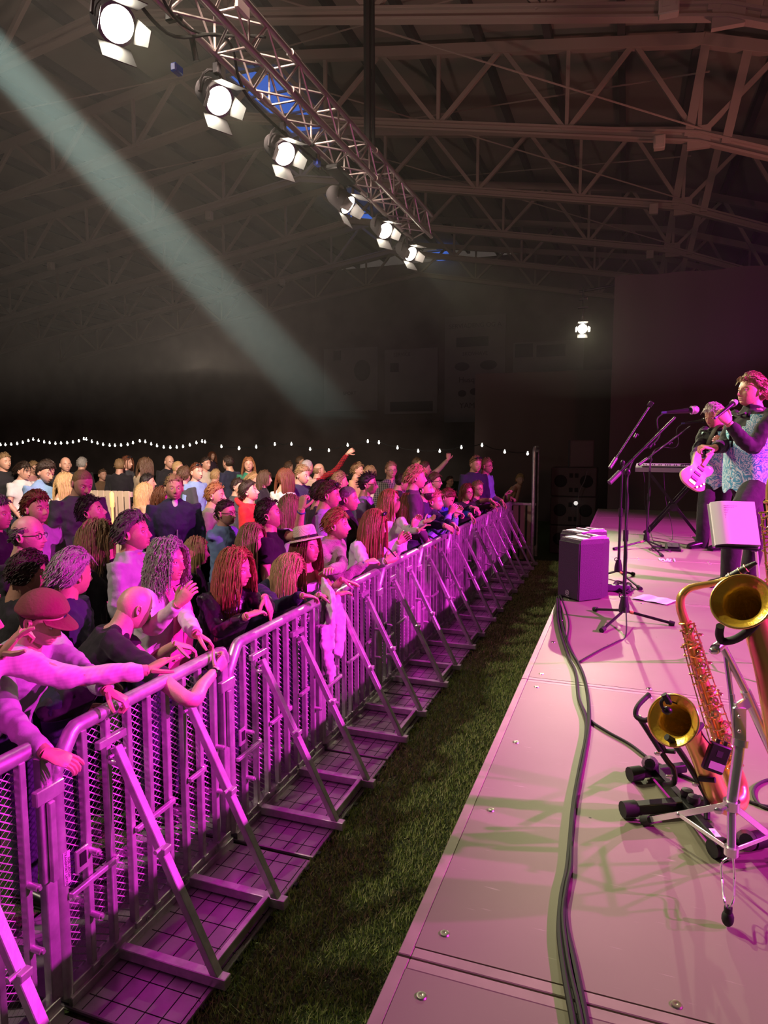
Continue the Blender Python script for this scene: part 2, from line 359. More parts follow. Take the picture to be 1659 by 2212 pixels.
deck=stagem(); edge=M('deck_edge',(.29,.255,.20),.5,.0,var=.15,vs=8); dark=M('seam_dark',(.01,.01,.01),.9); screwm=M('screw_zinc',(.6,.56,.5),.3,1)
ys=[-.59+2.03*i for i in range(8)]
kk=0
for j in range(7):
    for i in range(3):
        x0=SX+1.03*0+2.03*i; y0=ys[j]; x1=x0+2.026; y1=y0+2.026
        if y0>12.9: continue
        y1=min(y1,13.1)
        row=['nearest the camera','second from the camera','third from the camera','fourth from the camera','fifth from the camera','sixth from the camera','seventh from the camera, farthest'][j]
        colm=['at the pit edge','in the middle of the stage','at the right side'][i]
        t=thing('stage_deck_panel','brown-grey stage deck panel %s, row %s'%(colm,row),'stage deck',(x0,y0,0),group='stage deck panels')
        ly=y1-y0
        MB().box((1.013,ly/2,STZ-.02),(1.96,ly-.07,.04)).build('deck_board',deck,t,smooth=False)
        e=MB()
        for (c,d) in [((.016,ly/2,STZ-.06),(.032,ly-.004,.12)),((2.01,ly/2,STZ-.06),(.032,ly-.004,.12)),((1.013,.017,STZ-.0605),(1.960,.032,.12)),((1.013,ly-.017,STZ-.0605),(1.960,.032,.12))]:
            e.box(c,d,bev=.002)
        e.build('deck_frame',edge,t,smooth=False)
        if i==0 or j<2:
            for (sx,sy) in [(.09,.10),(.09,ly*.35),(.09,ly*.62),(.09,ly-.10),(.62,.06),(.62,ly-.06),(1.3,.06),(1.3,ly-.06)]:
                MB().lathe([(.013,STZ),(.011,STZ+.003),(.004,STZ+.004),(0,STZ+.002)],(sx,sy,0),n=12).build('screw',screwm,t)
        if i==0:
            for sy in(.1,ly-.1): MB().tube([(.1,sy,0),(.1,sy,STZ-.12)],.024,10).build('leg',alu,t)
# white tape scribble on the stage
def pix_tube(pts,z,r): return spline([UZ(u,v,z) for u,v in pts],4)
b=MB()
for s in [[(1424,1206),(1427,1211),(1432,1207),(1437,1212)],[(1440,1212),(1442,1207),(1446,1213),(1449,1208)],[(1456,1207),(1458,1213)],[(1430,1213),(1452,1214)]]:
    b.tube(pix_tube(s,STZ+.004,0),.008,5,flat=.3,up=(0,0,1))
tag(b.build('tape_marking',M('chalk_white',(.75,.7,.66),.8)),'white scribbled mark on the stage floor near the keyboard','marking')
# ================================================================ BARRIER
BX=-2.13
meshm=M('expanded_metal',(.86,.84,.84),.5,.1)
def barrier_proto():
    t=thing('crowd_barrier','x','barrier',(BX,2.0,0),group='crowd barrier panels')
    L=1.25
    # tubular top rail with chamfered near corner
    P=spline([(0,.02,.06),(0,.02,.5),(0,.02,1.02)],3).tolist()+[[0,.03,1.04],[0,.115,1.155],[0,.135,1.168],[0,.17,1.17],[0,.7,1.17],[0,L-.05,1.17],[0,L-.02,1.165],[0,L-.005,1.14],[0,L,1.10]]
    MB().tube(P,.033,12,up=(1,0,0)).build('top_rail',alu,t)
    b=MB(); b.bar((-.0,L-.015,.08),(-.0,L-.015,1.12),.055,.04,up=(1,0,0)); b.bar((.03,L-.04,.62),(.03,L-.04,1.0),.05,.012,up=(1,0,0)); b.bar((.05,L-.03,.62),(.05,L-.03,.95),.03,.02,up=(1,0,0))
    b.box((.03,L-.02,.98),(.03,.14,.06),bev=.004)
    b.build('connector_post',alu,t)
    for i in range(8):
        y=.16+i*.137
        MB().bar((.012,y,.08),(.012,y,1.15),.03,.034,up=(1,0,0)).box((.03,y,.09),(.02,.04,.03),bev=.003).build('upright',alu,t)
    # expanded metal sheet: zigzag strands
    V=[];Fc=[];cw,ch=.042,.0165;ny=int((L-.08)/cw);nz=int(1.03/ch)
    for k in range(nz):
        z=.10+k*ch; s=k%2
        pts=[]
        for i in range(2*ny+1):
            pts.append((.04+i*cw/2, z+(ch*.46 if (i+s)%2 else -ch*.46)))
        for (y,zz) in pts:
            n=len(V); V+=[(-.020,y,zz-.0030),(-.0175,y,zz+.0030)]
            if y>pts[0][0]+1e-6: Fc.append((n-2,n,n+1,n-1))
    MB().add(V,Fc).build('mesh_sheet',meshm,t,smooth=False)
    b=MB(); b.box((.0,L/2,.065),(.06,L-.02,.07),bev=.004); b.box((.035,L/2,.035),(.02,L-.02,.05),bev=.003)
    for y in(.2,.5,.8,1.08): b.torus((.034,y,.07),.008,.003,(1,0,0),10,5)
    b.build('bottom_rail',alu,t)
    # rungs between uprights
    for y0,y1,z in ((.03,.30,.50),(.43,.71,.56),(.84,.98,.60)):
        MB().bar((.045,y0,z),(.045,y1,z),.022,.022).box((.035,y1,z),(.03,.02,.03),bev=.003).build('rung',alu,t)
    b=MB()
    for y,z in((.16,.62),(.16,.33),(1.12,.66),(1.12,.40),(.3,.95)): MB().lathe([(.0,.06),(.008,.06),(.008,.05),(.014,.05),(.014,.0)],(.025,y,z),(1,0,0),12).build('stud',alu,t)
    b=MB(); b.box((.032,.11,.61),(.012,.07,.10),bev=.006); b.build('latch_plate',alu,t)
    b=MB(); b.box((.04,.11,.615),(.004,.035,.055)); b.build('latch_hole',dark,t)
    # floor plate with score lines
    pm=M('plate_grey',(.42,.38,.40),.3,.5,var=.15,vs=7)
    MB().box((.0,L/2,.012),(1.08,L-.012,.02),bev=.004).build('floor_plate',pm,t)
    b=MB()
    for i in range(6): b.box((.09+i*.085,L/2,.0225),(.004,L-.03,.001))
    for i in range(9): b.box((.29,.09+i*.135,.0225),(.46,.004,.001))
    for i in range(9): b.box((.545,.06+i*.14,.012),(.03,.03,.012))
    b.build('plate_grooves',dark,t,smooth=False)
    for y in(.31,.84):
        s=MB()
        s.bar((.055,y,1.02),(.555,y,.05),.042,.036,up=(1,0,1)); s.build('brace',alu,t)
        f=MB(); f.bar((.04,y,.052),(.60,y,.052),.046,.05); f.build('foot_bar',alu,t); f=MB(); f.box((.03,y-.0,1.05),(.03,.17,.035),bev=.003); f.tube([(.06,y-.05,.99),(.06,y+.05,.99)],.008,8)
        f.build('top_bracket',alu,t); f=MB(); f.tube([(.285,y-.05,.60),(.285,y+.0,.60)],.010,8)
        f.box((.30,y+.0,.59),(.03,.05,.03),bev=.003)
        f.build('brace_pin',alu,t)
    MB().bar((.50,.33,.06),(.50,.82,.06),.03,.05).build('brace_tie',alu,t)
    return t
bp=barrier_proto()
bl=['aluminium barrier panel at bottom left corner, mostly cut off by the frame','nearest whole aluminium barrier panel, under the outstretched arm in striped sleeve','aluminium barrier panel with the leather jacket woman leaning on it','aluminium barrier panel with a white jacket draped over its end','aluminium barrier panel under the phone holding hands','aluminium barrier panel under the clasped hands of the navy hooded man','aluminium barrier panel under the man in bright blue','aluminium barrier panel under the women in glasses','pale aluminium barrier panel, second from the far end','unlit last aluminium barrier panel, under the leaning girl']
for k in range(-1,9):
    o=bp if k==-1 else copy_tree(bp)
    o.location=(BX,2.0+1.27*k,0); o['label']=bl[k+1]
# sticker on nearest whole panel
t=thing('safety_sticker','small pale sticker with dark lines on the near barrier post','sticker',(BX+.032,2.03,.62))
MB().box((0,0,0),(.003,.035,.14)).build('sticker_paper',M('sticker',(.6,.58,.6),.5),t,smooth=False)
for i,s in enumerate(('TRANSPORT LATCH','FOR LATCH')):
    text(s,.016,ink,(.004,-.008+.016*i,0),(pi/2,pi/2,pi/2),'sticker_text',t,.0003)
# far end frame and pale fence
b=MB(); c=(-1.72,13.62)
t=thing('end_gate_frame','tall thin metal frame with rounded top standing at far barrier end','gate',(c[0],c[1],0))
MB().tube([(0,0,0),(0,0,2.15),(.0,.02,2.21),(.0,.08,2.24),(0,.5,2.24),(0,.56,2.2),(0,.58,2.1),(0,.58,0)],.035,10,up=(1,0,0)).build('frame_tube',alu,t)
MB().box((0,.29,1.2),(.02,.52,1.9)).build('frame_panel',M('gate_panel',(.12,.11,.11),.6,.4),t)
t=thing('pale_fence','cream wooden fence panel standing beside the last barrier','fence',(-2.35,13.7,0))
for i in range(5): MB().box((-.0+i*.14,0,.55),(.10,.03,1.1),bev=.004).build('slat',M('cream_wood',(.55,.45,.33),.7,bump=.2,bs=15),t)
MB().box((.28,0,1.12),(.8,.06,.05),bev=.004).box((.28,0,.25),(.8,.04,.06),bev=.004).build('fence_rail',alu,t)
t=thing('pallet_fence','cream slatted fence among the far crowd at left','fence',UZ(225,1130,.0)*[1,1,0])
p0=D(235,1100,10.6); t.location=(p0[0],p0[1],0)
for i in range(7): MB().box((-.36+i*.12,0,.8),(.09,.03,1.6),bev=.004).build('slat',MATS['cream_wood'],t)
MB().box((0,.03,1.55),(.85,.04,.08)).box((0,.03,.4),(.85,.04,.08)).build('fence_rail',MATS['cream_wood'],t)
# cream candle-like lamp by the fence
p=D(242,1080,10.3)
tag(MB().lathe([(0,0),(.05,0),(.05,.02),(.02,.05),(.02,p[2]-.12),(.035,p[2]-.1),(.035,p[2]+.1),(.01,p[2]+.13),(0,p[2]+.13)],(p[0],p[1],0),n=12).build('candle_lamp',M('candle_glow',(.8,.5,.2),.5,emit=(1,.55,.2),es=.9)),'small glowing amber candle lamp beside the slatted fence at left','lamp')
# ================================================================ LIGHTING TRUSS
trm=M('truss_alu',(.50,.42,.42),.42,.8,bump=.05)
TX,TZ=-2.86,5.38
t=thing('lighting_truss','silver box truss running overhead above the crowd barrier','truss',(TX,0,TZ))
q=.145; y0,y1=2.2,9.62
for sx in(-1,1):
    for sz in(-1,1): MB().tube([(sx*q,y0,sz*q),(sx*q,y1,sz*q)],.025,10).build('chord',trm,t)
b=MB(); n=27; dy=(y1-y0)/n
for i in range(n):
    a,c=y0+i*dy,y0+(i+1)*dy
    for s in(-1,1):
        z0,z1=(-q,q) if i%2 else (q,-q)
        b.tube([(s*q,a,z0),(s*q,c,z1)],.010,6); b.tube([(z0,a,s*q),(z1,c,s*q)],.010,6)
    if i%3==0:
        for s in(-1,1): b.tube([(s*q,a,-q),(s*q,a,q)],.010,6); b.tube([(-q,a,s*q),(q,a,s*q)],.010,6)
b.build('lattice',trm,t)
for yy in(3.4,5.4,7.4):
    for sx in(-1,1):
        for sz in(-1,1): MB().tube([(sx*q,yy-.07,sz*q),(sx*q,yy+.07,sz*q)],.034,10).build('coupler',trm,t)
b=MB(); b.tube(spline([(-q,3.0,q),(-.2,3.6,-.1),(-q,4.1,-.3),(.0,4.6,-.1),(-.17,5.2,-.22),(-.16,6.5,-.24),(-.1,7.5,-.2)],8),.012,6); b.tube(spline([(q,2.8,q),(.05,3.5,.0),(-.1,4.2,-.2),(.1,5.,.1)],8),.010,6)
b.build('cable',rubber,t)
MB().box((.165,4.55,.05),(.03,.16,.07)).build('label_plate',M('label_w',(.8,.75,.7),.5),t)
# hanging chain/cable from roof to truss
p=np.array((TX+.05,7.35,TZ+.15)); r=np.array(UY(745,0,7.9))
tag(MB().tube([(p[0],p[1],p[2]),(p[0],p[1],11.9)],.045,8).tube([(p[0]+.07,p[1],p[2]),(p[0]+.05,p[1],11.9)],.02,6).build('hanging_chain',rubber),'thick black chain hanging from the roof to the lighting truss','chain')
# lamps
lensm=M('lens_glow',(1,1,.9),.3,emit=(1,.98,.74),es=40)
can=M('lamp_can',(.10,.09,.10),.45,.5); doorm=M('barn_door',(.13,.11,.12),.5,.4)
def stage_lamp(loc,aim,lab,power=60,on=True,drop=.25,ang=38):
    t=thing('stage_spotlight',lab,'spotlight',loc,group='warm stage spotlights'); 
    d=nrm(np.array(aim)-np.array(loc)); R=np.array(Vector(d).to_track_quat('X','Z').to_matrix())
    T=lambda p:(R@np.array(p,float))
    b=MB(); b.lathe([(.0,-.26),(.07,-.25),(.095,-.2),(.105,-.1),(.108,.0),(.118,.0),(.118,.03),(.10,.03),(.098,.0)],(0,0,0),d,24); b.build('can',can,t)
    b=MB(); b.lathe([(0,.012),(.05,.010),(.09,.0),(.098,-.002)],(0,0,0),d,24); b.build('lens',lensm if on else M('lens_off',(.3,.3,.3),.1),t)
    for ax,s in(('y',1),('y',-1),('z',1),('z',-1)):
        b=MB(); w=.10
        base=.11; o=.045 if ax=='y' else .06
        if ax=='z': V=[(.03,-w,s*base),(.03,w,s*base),(.17,w*1.05,s*(base+o)),(.17,-w*1.05,s*(base+o))]
        else: V=[(.03,s*base,-w*.7),(.03,s*base,w*.7),(.16,s*(base+o),w*.45),(.16,s*(base+o),-w*.45)]
        V=[T(v) for v in V]; nn=nrm(np.cross(V[1]-V[0],V[2]-V[0]))*.003
        VV=[v+nn for v in V]+[v-nn for v in V]
        b.add(VV,[(0,1,2,3),(7,6,5,4),(0,4,5,1),(1,5,6,2),(2,6,7,3),(3,7,4,0)]); b.build('barn_door',doorm,t,smooth=False)
    b=MB(); pts=[T((-.06,.115,0))]+[T((-.06,.125*math.cos(a),.0))+np.array([0,0,.19*math.sin(a)]) for a in np.linspace(0,pi,9)]+[T((-.06,-.115,0))]
    b.tube(pts,.011,6); b.box((0,0,.22),(.05,.05,.08),bev=.006); b.tube([(0,0,.22),(0,0,drop+.15)],.012,8); b.build('yoke',can,t)
    if power:
        l=bpy.data.lights.new('spotlight_beam','SPOT'); l.energy=power; l.color=(1,.94,.58); l.spot_size=math.radians(ang); l.spot_blend=.6; l.shadow_soft_size=.05
        lo=bpy.data.objects.new('spotlight_beam',l); COL.objects.link(lo); lo.parent=t; lo.location=tuple(d*.05); lo.rotation_euler=Vector(d).to_track_quat('-Z','Y').to_euler()
    return t
LL=[((250,50),(1.4,1.2,1.4),'nearest the top left corner, largest'),((470,215),(1.2,2.6,1.2),'second down the lighting truss'),((612,330),(1.2,3.6,1.2),'third down the lighting truss'),((748,440),(1.6,7.0,1.2),'fourth down the truss, turned aside over a blue skylight'),((830,497),(1.4,5.6,1.2),'fifth down the truss, below its end'),((885,547),(1.0,7.6,2.2),'last and smallest, past the end of the truss')]
for (uv,aim,lb) in LL:
    p=UX(*uv,-3.02); i=LL.index((uv,aim,lb))
    stage_lamp(p,aim,'lit warm spotlight with barn doors, '+lb,power=[620,560,480,300,380,650][i],drop=max(.2,TZ-.145-p[2]-.1))
# second pipe the last lamp hangs on
t=thing('lamp_pipe','thin dark pipe under the lighting truss carrying the spotlights','pipe',(-3.02,0,5.24))
MB().tube([(0,3,0),(0,10.2,0)],.02,8).build('pipe',blackm,t)
b=MB()
for yy in(4.2,6.3,7.8,9.2): b.box((.0,yy,0),(.12,.05,.06),bev=.01); b.tube([(0,yy+.2,-.02),(.0,yy+.25,-.16)],.02,6)
b.build('clamp',blackm,t)
for (u,v),lb in zip([(382,150),(685,352)],['blue cable plug on the truss by the first spotlight','blue cable plug on the truss by the third spotlight']):
    tag(MB().box(UX(u,v,-3.02),(.05,.09,.06),bev=.01).build('cable_plug',M('plug_blue',(.03,.06,.4),.4)),lb,'plug','blue plugs')
tag(MB().box(UX(735,378,-2.95),(.16,.5,.05),bev=.02).build('cable_tray',blackm),'flat black bracket under the lighting truss','bracket')
# magenta lamps at stage right, with unseen panels added to cut their beams
for (x,y,z),lb in (((7.2,4.6,5.3),'middle'),((7.0,2.2,5.1),'nearest'),((7.4,8.2,5.3),'farthest')):
    t=thing('magenta_spotlight','magenta spotlight with added light-cutting panel, off to the right of the stage, %s'%lb,'spotlight',(x,y,z))
    MB().box((-.5,0,.24),(.012,2.2,.79)).build('barn_door',doorm,t,smooth=False)  # wide flag panel added to keep magenta off the back rows and roof
    MB().lathe([(.0,.45),(.12,.42),(.15,.3),(.16,.08)],(0,0,0),(1,0,.5),20).build('can',can,t)
    MB().tube([(.1,0,.1),(.1,0,.8)],.02,8).build('yoke',can,t)
# far key lamp
kp=D(1258,710,14.6)
stage_lamp(kp,(.6,3.2,1.1),'lit warm spotlight hanging alone above the far right stage end',power=1500,drop=.35,ang=36)
t=thing('rear_lamp_bar','dark pipe rig holding the lone far spotlight','pipe',kp+np.array([0,0,.62]))
MB().tube([(-.1,.1,.18),(1.6,.0,.34)],.03,8).tube([(-.0,0,-.2),(0,0,.25)],.02,8).box((0,0,.0),(.18,.06,.06),bev=.01).box((0,0,-.18),(.22,.06,.05),bev=.01).build('pipe',blackm,t)
MB().box((1.15,0,.36),(.06,.06,.12)).build('clamp',M('clamp_red',(.35,.08,.05),.5),t)
# string lights
bulbm=M('bulb_glow',(1,1,.9),.3,emit=(1,.95,.82),es=9)
def string_lights(pix,y,lab,n_sub=1):
    P=[UY(u,v,y) for u,v in pix]; t=thing('string_lights',lab,'string lights',P[0],group='string lights over the far crowd')
    path=[]
    for a,c in zip(P,P[1:]):
        for k in range(4):
            s=k/4; path.append(a+(c-a)*s-np.array([0,0,.05*math.sin(pi*s)])+np.array([0,0,.05]))
    path.append(P[-1]+np.array([0,0,.05]))
    MB().tube(path,.012,5).build('wire',rubber,t,local=False)
    for p in P: MB().ell(p,(.028,.028,.034),8).tube([p+np.array([0,0,.03]),p+np.array([0,0,.06])],.015,5).build('bulb',bulbm,t,local=False)
Lp=[(1.5*k,0) for k in range(0)]
raw=[(0,20),(35,62),(72,60),(110,56),(146,48),(182,37),(213,28),(247,36),(283,45),(318,50),(355,54),(391,52),(430,50),(467,46),(505,38),(537,25),(553,27),(588,42),(624,52),(660,61),(702,66),(736,67),(775,65),(817,61),(851,50)]
raw[0]=(4,62)
string_lights([(x/2.9625,940+y/2.9625) for x,y in raw],17,'dense string of small warm bulbs over the far left crowd')
raw=[(895,38),(930,43),(968,58),(1005,69),(1048,78),(1090,80),(1131,78),(1172,74),(1215,64),(1257,50),(1294,40),(1312,45),(1417,74),(1529,87),(1640,76)]
string_lights([(x/2.9625,940+y/2.9625) for x,y in raw],17,'second string of warm bulbs, from the raised heads to centre left')
raw=[(40,68),(127,62),(222,48),(307,47),(403,73),(499,79),(595,52),(698,33),(755,39),(850,66),(956,83),(1066,83),(1177,64),(1283,53),(1399,87),(1516,96)]
string_lights([(500+x/2.37,940+y/2.37) for x,y in raw],17,'wide spaced string of bulbs over the right part of crowd')
# ================================================================ STAGE EQUIPMENT
brass=M('brass',(.95,.60,.18),.26,.7,bump=.03,bs=10); brassd=M('brass_inner',(1.0,.62,.07),.30,.55,bump=.25,bs=60); gold=M('brass_bright',(1,.74,.32),.2,.9)
cabm=M('cabinet_black',(.06,.045,.065),.55,bump=.5,bs=180); grille=M('grille_black',(.035,.03,.04),.5,.3,bump=.6,bs=300); palep=M('pale_top',(.45,.44,.43),.5)
wht=M('paper_white',(.80,.78,.80),.6); logo=M('logo_pale',(.45,.38,.45),.4)
def monitor(loc,ang,w,dp,h,lab,rear=False):
    t=thing('monitor_speaker',lab,'speaker',loc,(0,0,ang),'black stage monitors by the stage edge')
    # local: front face toward -y, x width
    b=MB(); P=[(-w/2,-dp/2),(w/2,-dp/2),(w/2,dp*.18),(w*.30,dp/2),(-w*.30,dp/2),(-w/2,dp*.18)]
    V=[(x,y,z) for z,s in((0.008,1),(h*.02,1.0),(h*.93,1),(h,.94)) for x,y in [(px*s,py*s) for px,py in P]]
    Fc=[tuple(range(5,-1,-1)),tuple(range(18,24))]+[(k*6+i,k*6+(i+1)%6,k*6+6+(i+1)%6,k*6+6+i) for k in range(3) for i in range(6)]
    b.add(V,Fc).build('cabinet',cabm,t,smooth=False)
    MB().box((0,-dp/2-.006,h*.49),(w*.95,.014,h*.92),bev=.005).build('grille',grille,t)
    b=MB(); 
    b.box((0,0,h-.0),(w*.86,dp*.8,.012),bev=.005); b.box((-w*.0,-.02,h+.012),(w*.7,.03,.014),bev=.004); b.box((0,dp*.22,h+.012),(w*.6,.03,.014),bev=.004)
    b.box((w*.3,.04,h+.012),(.03,dp*.5,.014),bev=.004)
    b.build('top_handle',palep,t)
    MB().box((0,.03,h+.008),(w*.42,dp*.25,.006)).build('handle_recess',dark,t)
    b=MB(); b.torus((.0,-dp/2-.016,h*.11),.019,.0025,(0,1,0),20,6)
    for a in(0,1,2): 
        c,s=math.cos(pi/2+a*2*pi/3),math.sin(pi/2+a*2*pi/3); b.bar((-c*.016,-dp/2-.016,h*.11-s*.016),(c*.016,-dp/2-.016,h*.11+s*.016),.003,.003)
    b.build('logo_emblem',logo,t); text('YAMAHA',.011,logo,(0,-dp/2-.015,h*.11-.029),(pi/2,0,0),'logo_text',t,.0005)
    for sx in(-1,1): MB().box((sx*w*.35,-dp*.3,.005),(.03,.03,.01)).build('rubber_foot',rubber,t)
    return t
a0=UZ(1205,1287,STZ);a1=UZ(1250,1301,STZ); w=np.linalg.norm(a1-a0); dirx=nrm(a1-a0); ang=math.atan2(dirx[1],dirx[0]); nb=np.array([-dirx[1],dirx[0],0])
c=(a0+a1)/2+nb*.17; monitor(c,ang,w,.33,.475,'black monitor speaker with round logo at the stage edge, nearer one')
monitor(c+np.array([-.03,.43,0]),ang,w,.33,.475,'black monitor speaker directly behind the one with visible logo')
# PA stack
t0=D(1237,1100,14.2)
sub=None
for i in range(3):
    t=thing('bass_cabinet','black bass cabinet in the dark corner, %s of three'%['bottom','middle','top'][i],'speaker',(t0[0],15.0,i*.61),group='stacked bass cabinets')
    MB().box((0,0,.30),(.92,.7,.6),bev=.02).build('cabinet',M('cab_dark',(.07,.055,.055),.8,bump=.5,bs=60),t)
    b=MB()
    for sx in(-.26,.26): b.lathe([(.0,.0),(.09,.02),(.13,.0),(.14,-.01)],(sx,-.352,.32),(0,-1,0),20)
    for sx in(-.05,.06):
        for z in(.14,.44): b.box((sx,-.353,z),(.07,.02,.09),bev=.01)
    b.build('port',dark,t)
t=thing('top_loudspeaker','dark grey loudspeaker standing on top of the bass cabinets','speaker',(t0[0]+.08,14.95,1.83),(0,0,.3))
b=MB(); P=[(-.25,-.22),(.25,-.22),(.18,.22),(-.18,.22)]; V=[(x,y,z) for z in(0,.56) for x,y in P]; b.add(V,[(3,2,1,0),(4,5,6,7),(0,1,5,4),(1,2,6,5),(2,3,7,6),(3,0,4,7)]).build('cabinet',MATS['cab_dark'],t,smooth=False)
MB().box((0,-.225,.28),(.46,.012,.52),bev=.004).build('grille',M('grille_g',(.10,.085,.08),.7,bump=.5,bs=80),t)
tag(MB().ell(UY(1244,1087,14.5),.045,10).build('indicator_light',M('white_glow',(1,1,1),.3,emit=(1,.95,.9),es=.7)),'small white round light in front of the bass cabinets','light')
t=thing('loose_cable','thin pale cable hanging down in front of the bass cabinets','cable',UY(1270,1020,14.5))
MB().tube(spline([UY(*q,14.5) for q in [(1268,1018),(1262,1040),(1252,1060),(1248,1085),(1246,1130),(1243,1180)]],6),.01,5).build('wire',M('wire_grey',(.12,.11,.11),.6),t,local=False)
# mic stands
def mic_stand(hub,top,tail,head,legs,lab,legcol=None,knob=None):
    t=thing('microphone_stand',lab,'stand',(hub[0],hub[1],STZ),group='black microphone stands')
    t['_o']=list(map(float,(hub[0],hub[1],STZ)))
    h=np.array([hub[0],hub[1],STZ+.07])
    b=MB(); b.tube([h,h+(top-h)*.55],.0125,10,); b.tube([h+(top-h)*.5,h+(top-h)*.58],.018,12); b.tube([h+(top-h)*.55,top],.0095,10); b.build('pole',blackm,t,local=False)
    b=MB(); b.tube([h+[0,0,.10],h+[0,0,.03],h+[0,0,-.01]],[.02,.034,.036],12); b.torus(h+[-.02,0,.10],.015,.004,(0,1,0),10,5); b.build('hub',blackp,t,local=False)
    b=MB(); b.tube([tail,tail+(head-tail)*.16],.018,10,m=0); b.build('counterweight',M('grip_grey',(.16,.15,.16),.4,.4),t,local=False)
    b=MB(); b.tube([tail+(head-tail)*.14,head],.0085,10); b.tube([top+(head-top)*.45,top+(head-top)*.52],.013,10); b.ell(top+(head-top)*.5+[.015,0,0],.012,8); b.build('boom_arm',blackm,t,local=False)
    b=MB(); b.ell(top,(.022,.022,.028),10); b.tube([top-[.0,.04,0],top+[0,.03,0]],.014,10); b.tube([top+[.0,-.04,-.01],top+[0,-.055,.02]],.008,8); b.build('boom_clutch',blackp,t,local=False)
    for i,p in enumerate(legs):
        e=np.array([p[0],p[1],STZ+.014])
        l=MB().tube([h,e],.0095,8).build('leg',blackm,t,local=False)
        f=MB().tube([e+(h-e)*.07,e-(h-e)*.03],.016,10); f.build('foot_cap',rubber,l,origin=np.array(t['_o'])) if False else None
        q=MB().tube([e+(h-e)*.09-t['_o'],e-(h-e)*.02-t['_o']],.017,10).build('foot_cap',rubber,l)
        if i==0 and legcol: MB().tube([h+(e-h)*.12-t['_o'],h+(e-h)*.20-t['_o']],.0115,10).build('tape_band',legcol,l)
    del t['_o']
    return t
orange=M('tape_orange',(.75,.35,.12),.5)
D2=lambda u,v,p: D(u,v,depth(p))
def legs(hub,px): return [UZ(u,v,STZ) for u,v in px]
h1=UZ(1347,1340,STZ); d1=depth(h1)
mic_stand(h1,D(1355,1020,d1),D(1316,1043,d1-.05),D(1458,902,d1+.1),legs(h1,[(1455,1352),(1284,1320),(1300,1366)]),'black boom stand nearest the camera, holding the silver topped microphone',orange)
h2=UZ(1335,1249,STZ); d2=depth(h2)
mic_stand(h2,D(1345,1000,d2),D(1317,1011,d2-.05),D(1402,880,d2+.1),legs(h2,[(1383,1275),(1300,1246),(1368,1243)]),'black boom stand with empty clip, behind the front one',orange)
h3=UZ(1396,1180,STZ); d3=depth(h3)
mic_stand(h3,D(1405,993,d3),D(1380,1004,d3-.05),D(1491,921,d3+.1),legs(h3,[(1327,1188),(1430,1203),(1428,1183)]),'farthest black boom stand, in front of the keyboard',orange)
tag(MB().box(D(1405,873,d2+.1),(.045,.04,.05),np.array(Matrix.Rotation(.6,3,'Y')),bev=.006).build('microphone_clip',blackp),'small black empty clip atop the middle boom stand','clip')
silver=M('mic_silver',(.62,.60,.62),.35,.9,bump=.5,bs=400)
def mic(a,b_,lab,ballm=silver,s=1):
    a=np.array(a);c=np.array(b_);d=nrm(c-a);L=np.linalg.norm(c-a)
    t=thing('microphone',lab,'microphone',a)
    MB().tube([a,a+d*.03*s,a+d*(L-.035*s)],[.009*s,.0105*s,.017*s],14).build('mic_body',M('mic_grey',(.035,.035,.04),.35,.5),t,local=False)
    MB().ell(c-d*.012*s,.026*s,16).tube([c-d*.035*s,c-d*.028*s],.026*s,16).build('mic_grille',ballm,t,local=False)
    MB().tube([a-d*.03*s,a+d*.01],.008*s,8).build('connector',M('conn_blue',(.06,.07,.2),.4),t,local=False)
    return t
m1=D(1432,893,d1+.1); mic(D(1440,891,d1+.12),D(1505,885,d1+.12),'large silver ball microphone on the front boom stand',s=1.15)
mic(D(1479,914,d3+.1),D(1525,908,d3+.1),'dark microphone on the farthest boom stand',M('mic_dark',(.05,.05,.055),.5,.6,bump=.5,bs=400),s=1.2)
def cable(pts,r,lab,mat=rubber,k=8,name='cable',grp=None):
    P=spline(pts,k); o=MB().tube(P,r,7).build(name,mat,origin=P[0]); return tag(o,lab,'cable',grp)
cable([D(u,v,d1+.1) for u,v in [(1432,893),(1420,905),(1421,925),(1425,940),(1412,958),(1385,975),(1365,1000)]]+[D(u,v,d1-.03) for u,v in [(1355,1040),(1357,1090),(1351,1150),(1354,1200),(1349,1260),(1352,1310)]]+[UZ(u,v,STZ+.006) for u,v in [(1352,1372),(1335,1385),(1300,1402),(1268,1420),(1247,1432)]],.0045,'black cable spiralling down the front boom stand and across the stage')
cable([D(u,v,d3+.1) for u,v in [(1476,914),(1462,928),(1466,955),(1455,968),(1430,966),(1412,975)]]+[D(u,v,d3-.03) for u,v in [(1403,1010),(1404,1060),(1400,1110),(1395,1160)]],.005,'black cable looping under the farthest microphone')
cable([D(1390,1020,9.1),D(1393,1050,9),D(1392,1075,9),D(1397,1110,8.9)]+[UZ(u,v,STZ+.006) for u,v in [(1412,1172),(1430,1188),(1450,1186)]],.004,'thin cable hanging from the left end of the keyboard')
cable([D(1434,1022,9.3),D(1436,1060,9.3),D(1440,1090,9.3),D(1450,1130,9.2)]+[UZ(u,v,STZ+.006) for u,v in [(1452,1165),(1440,1175),(1465,1182)]],.004,'thin cable hanging from the middle of the keyboard')
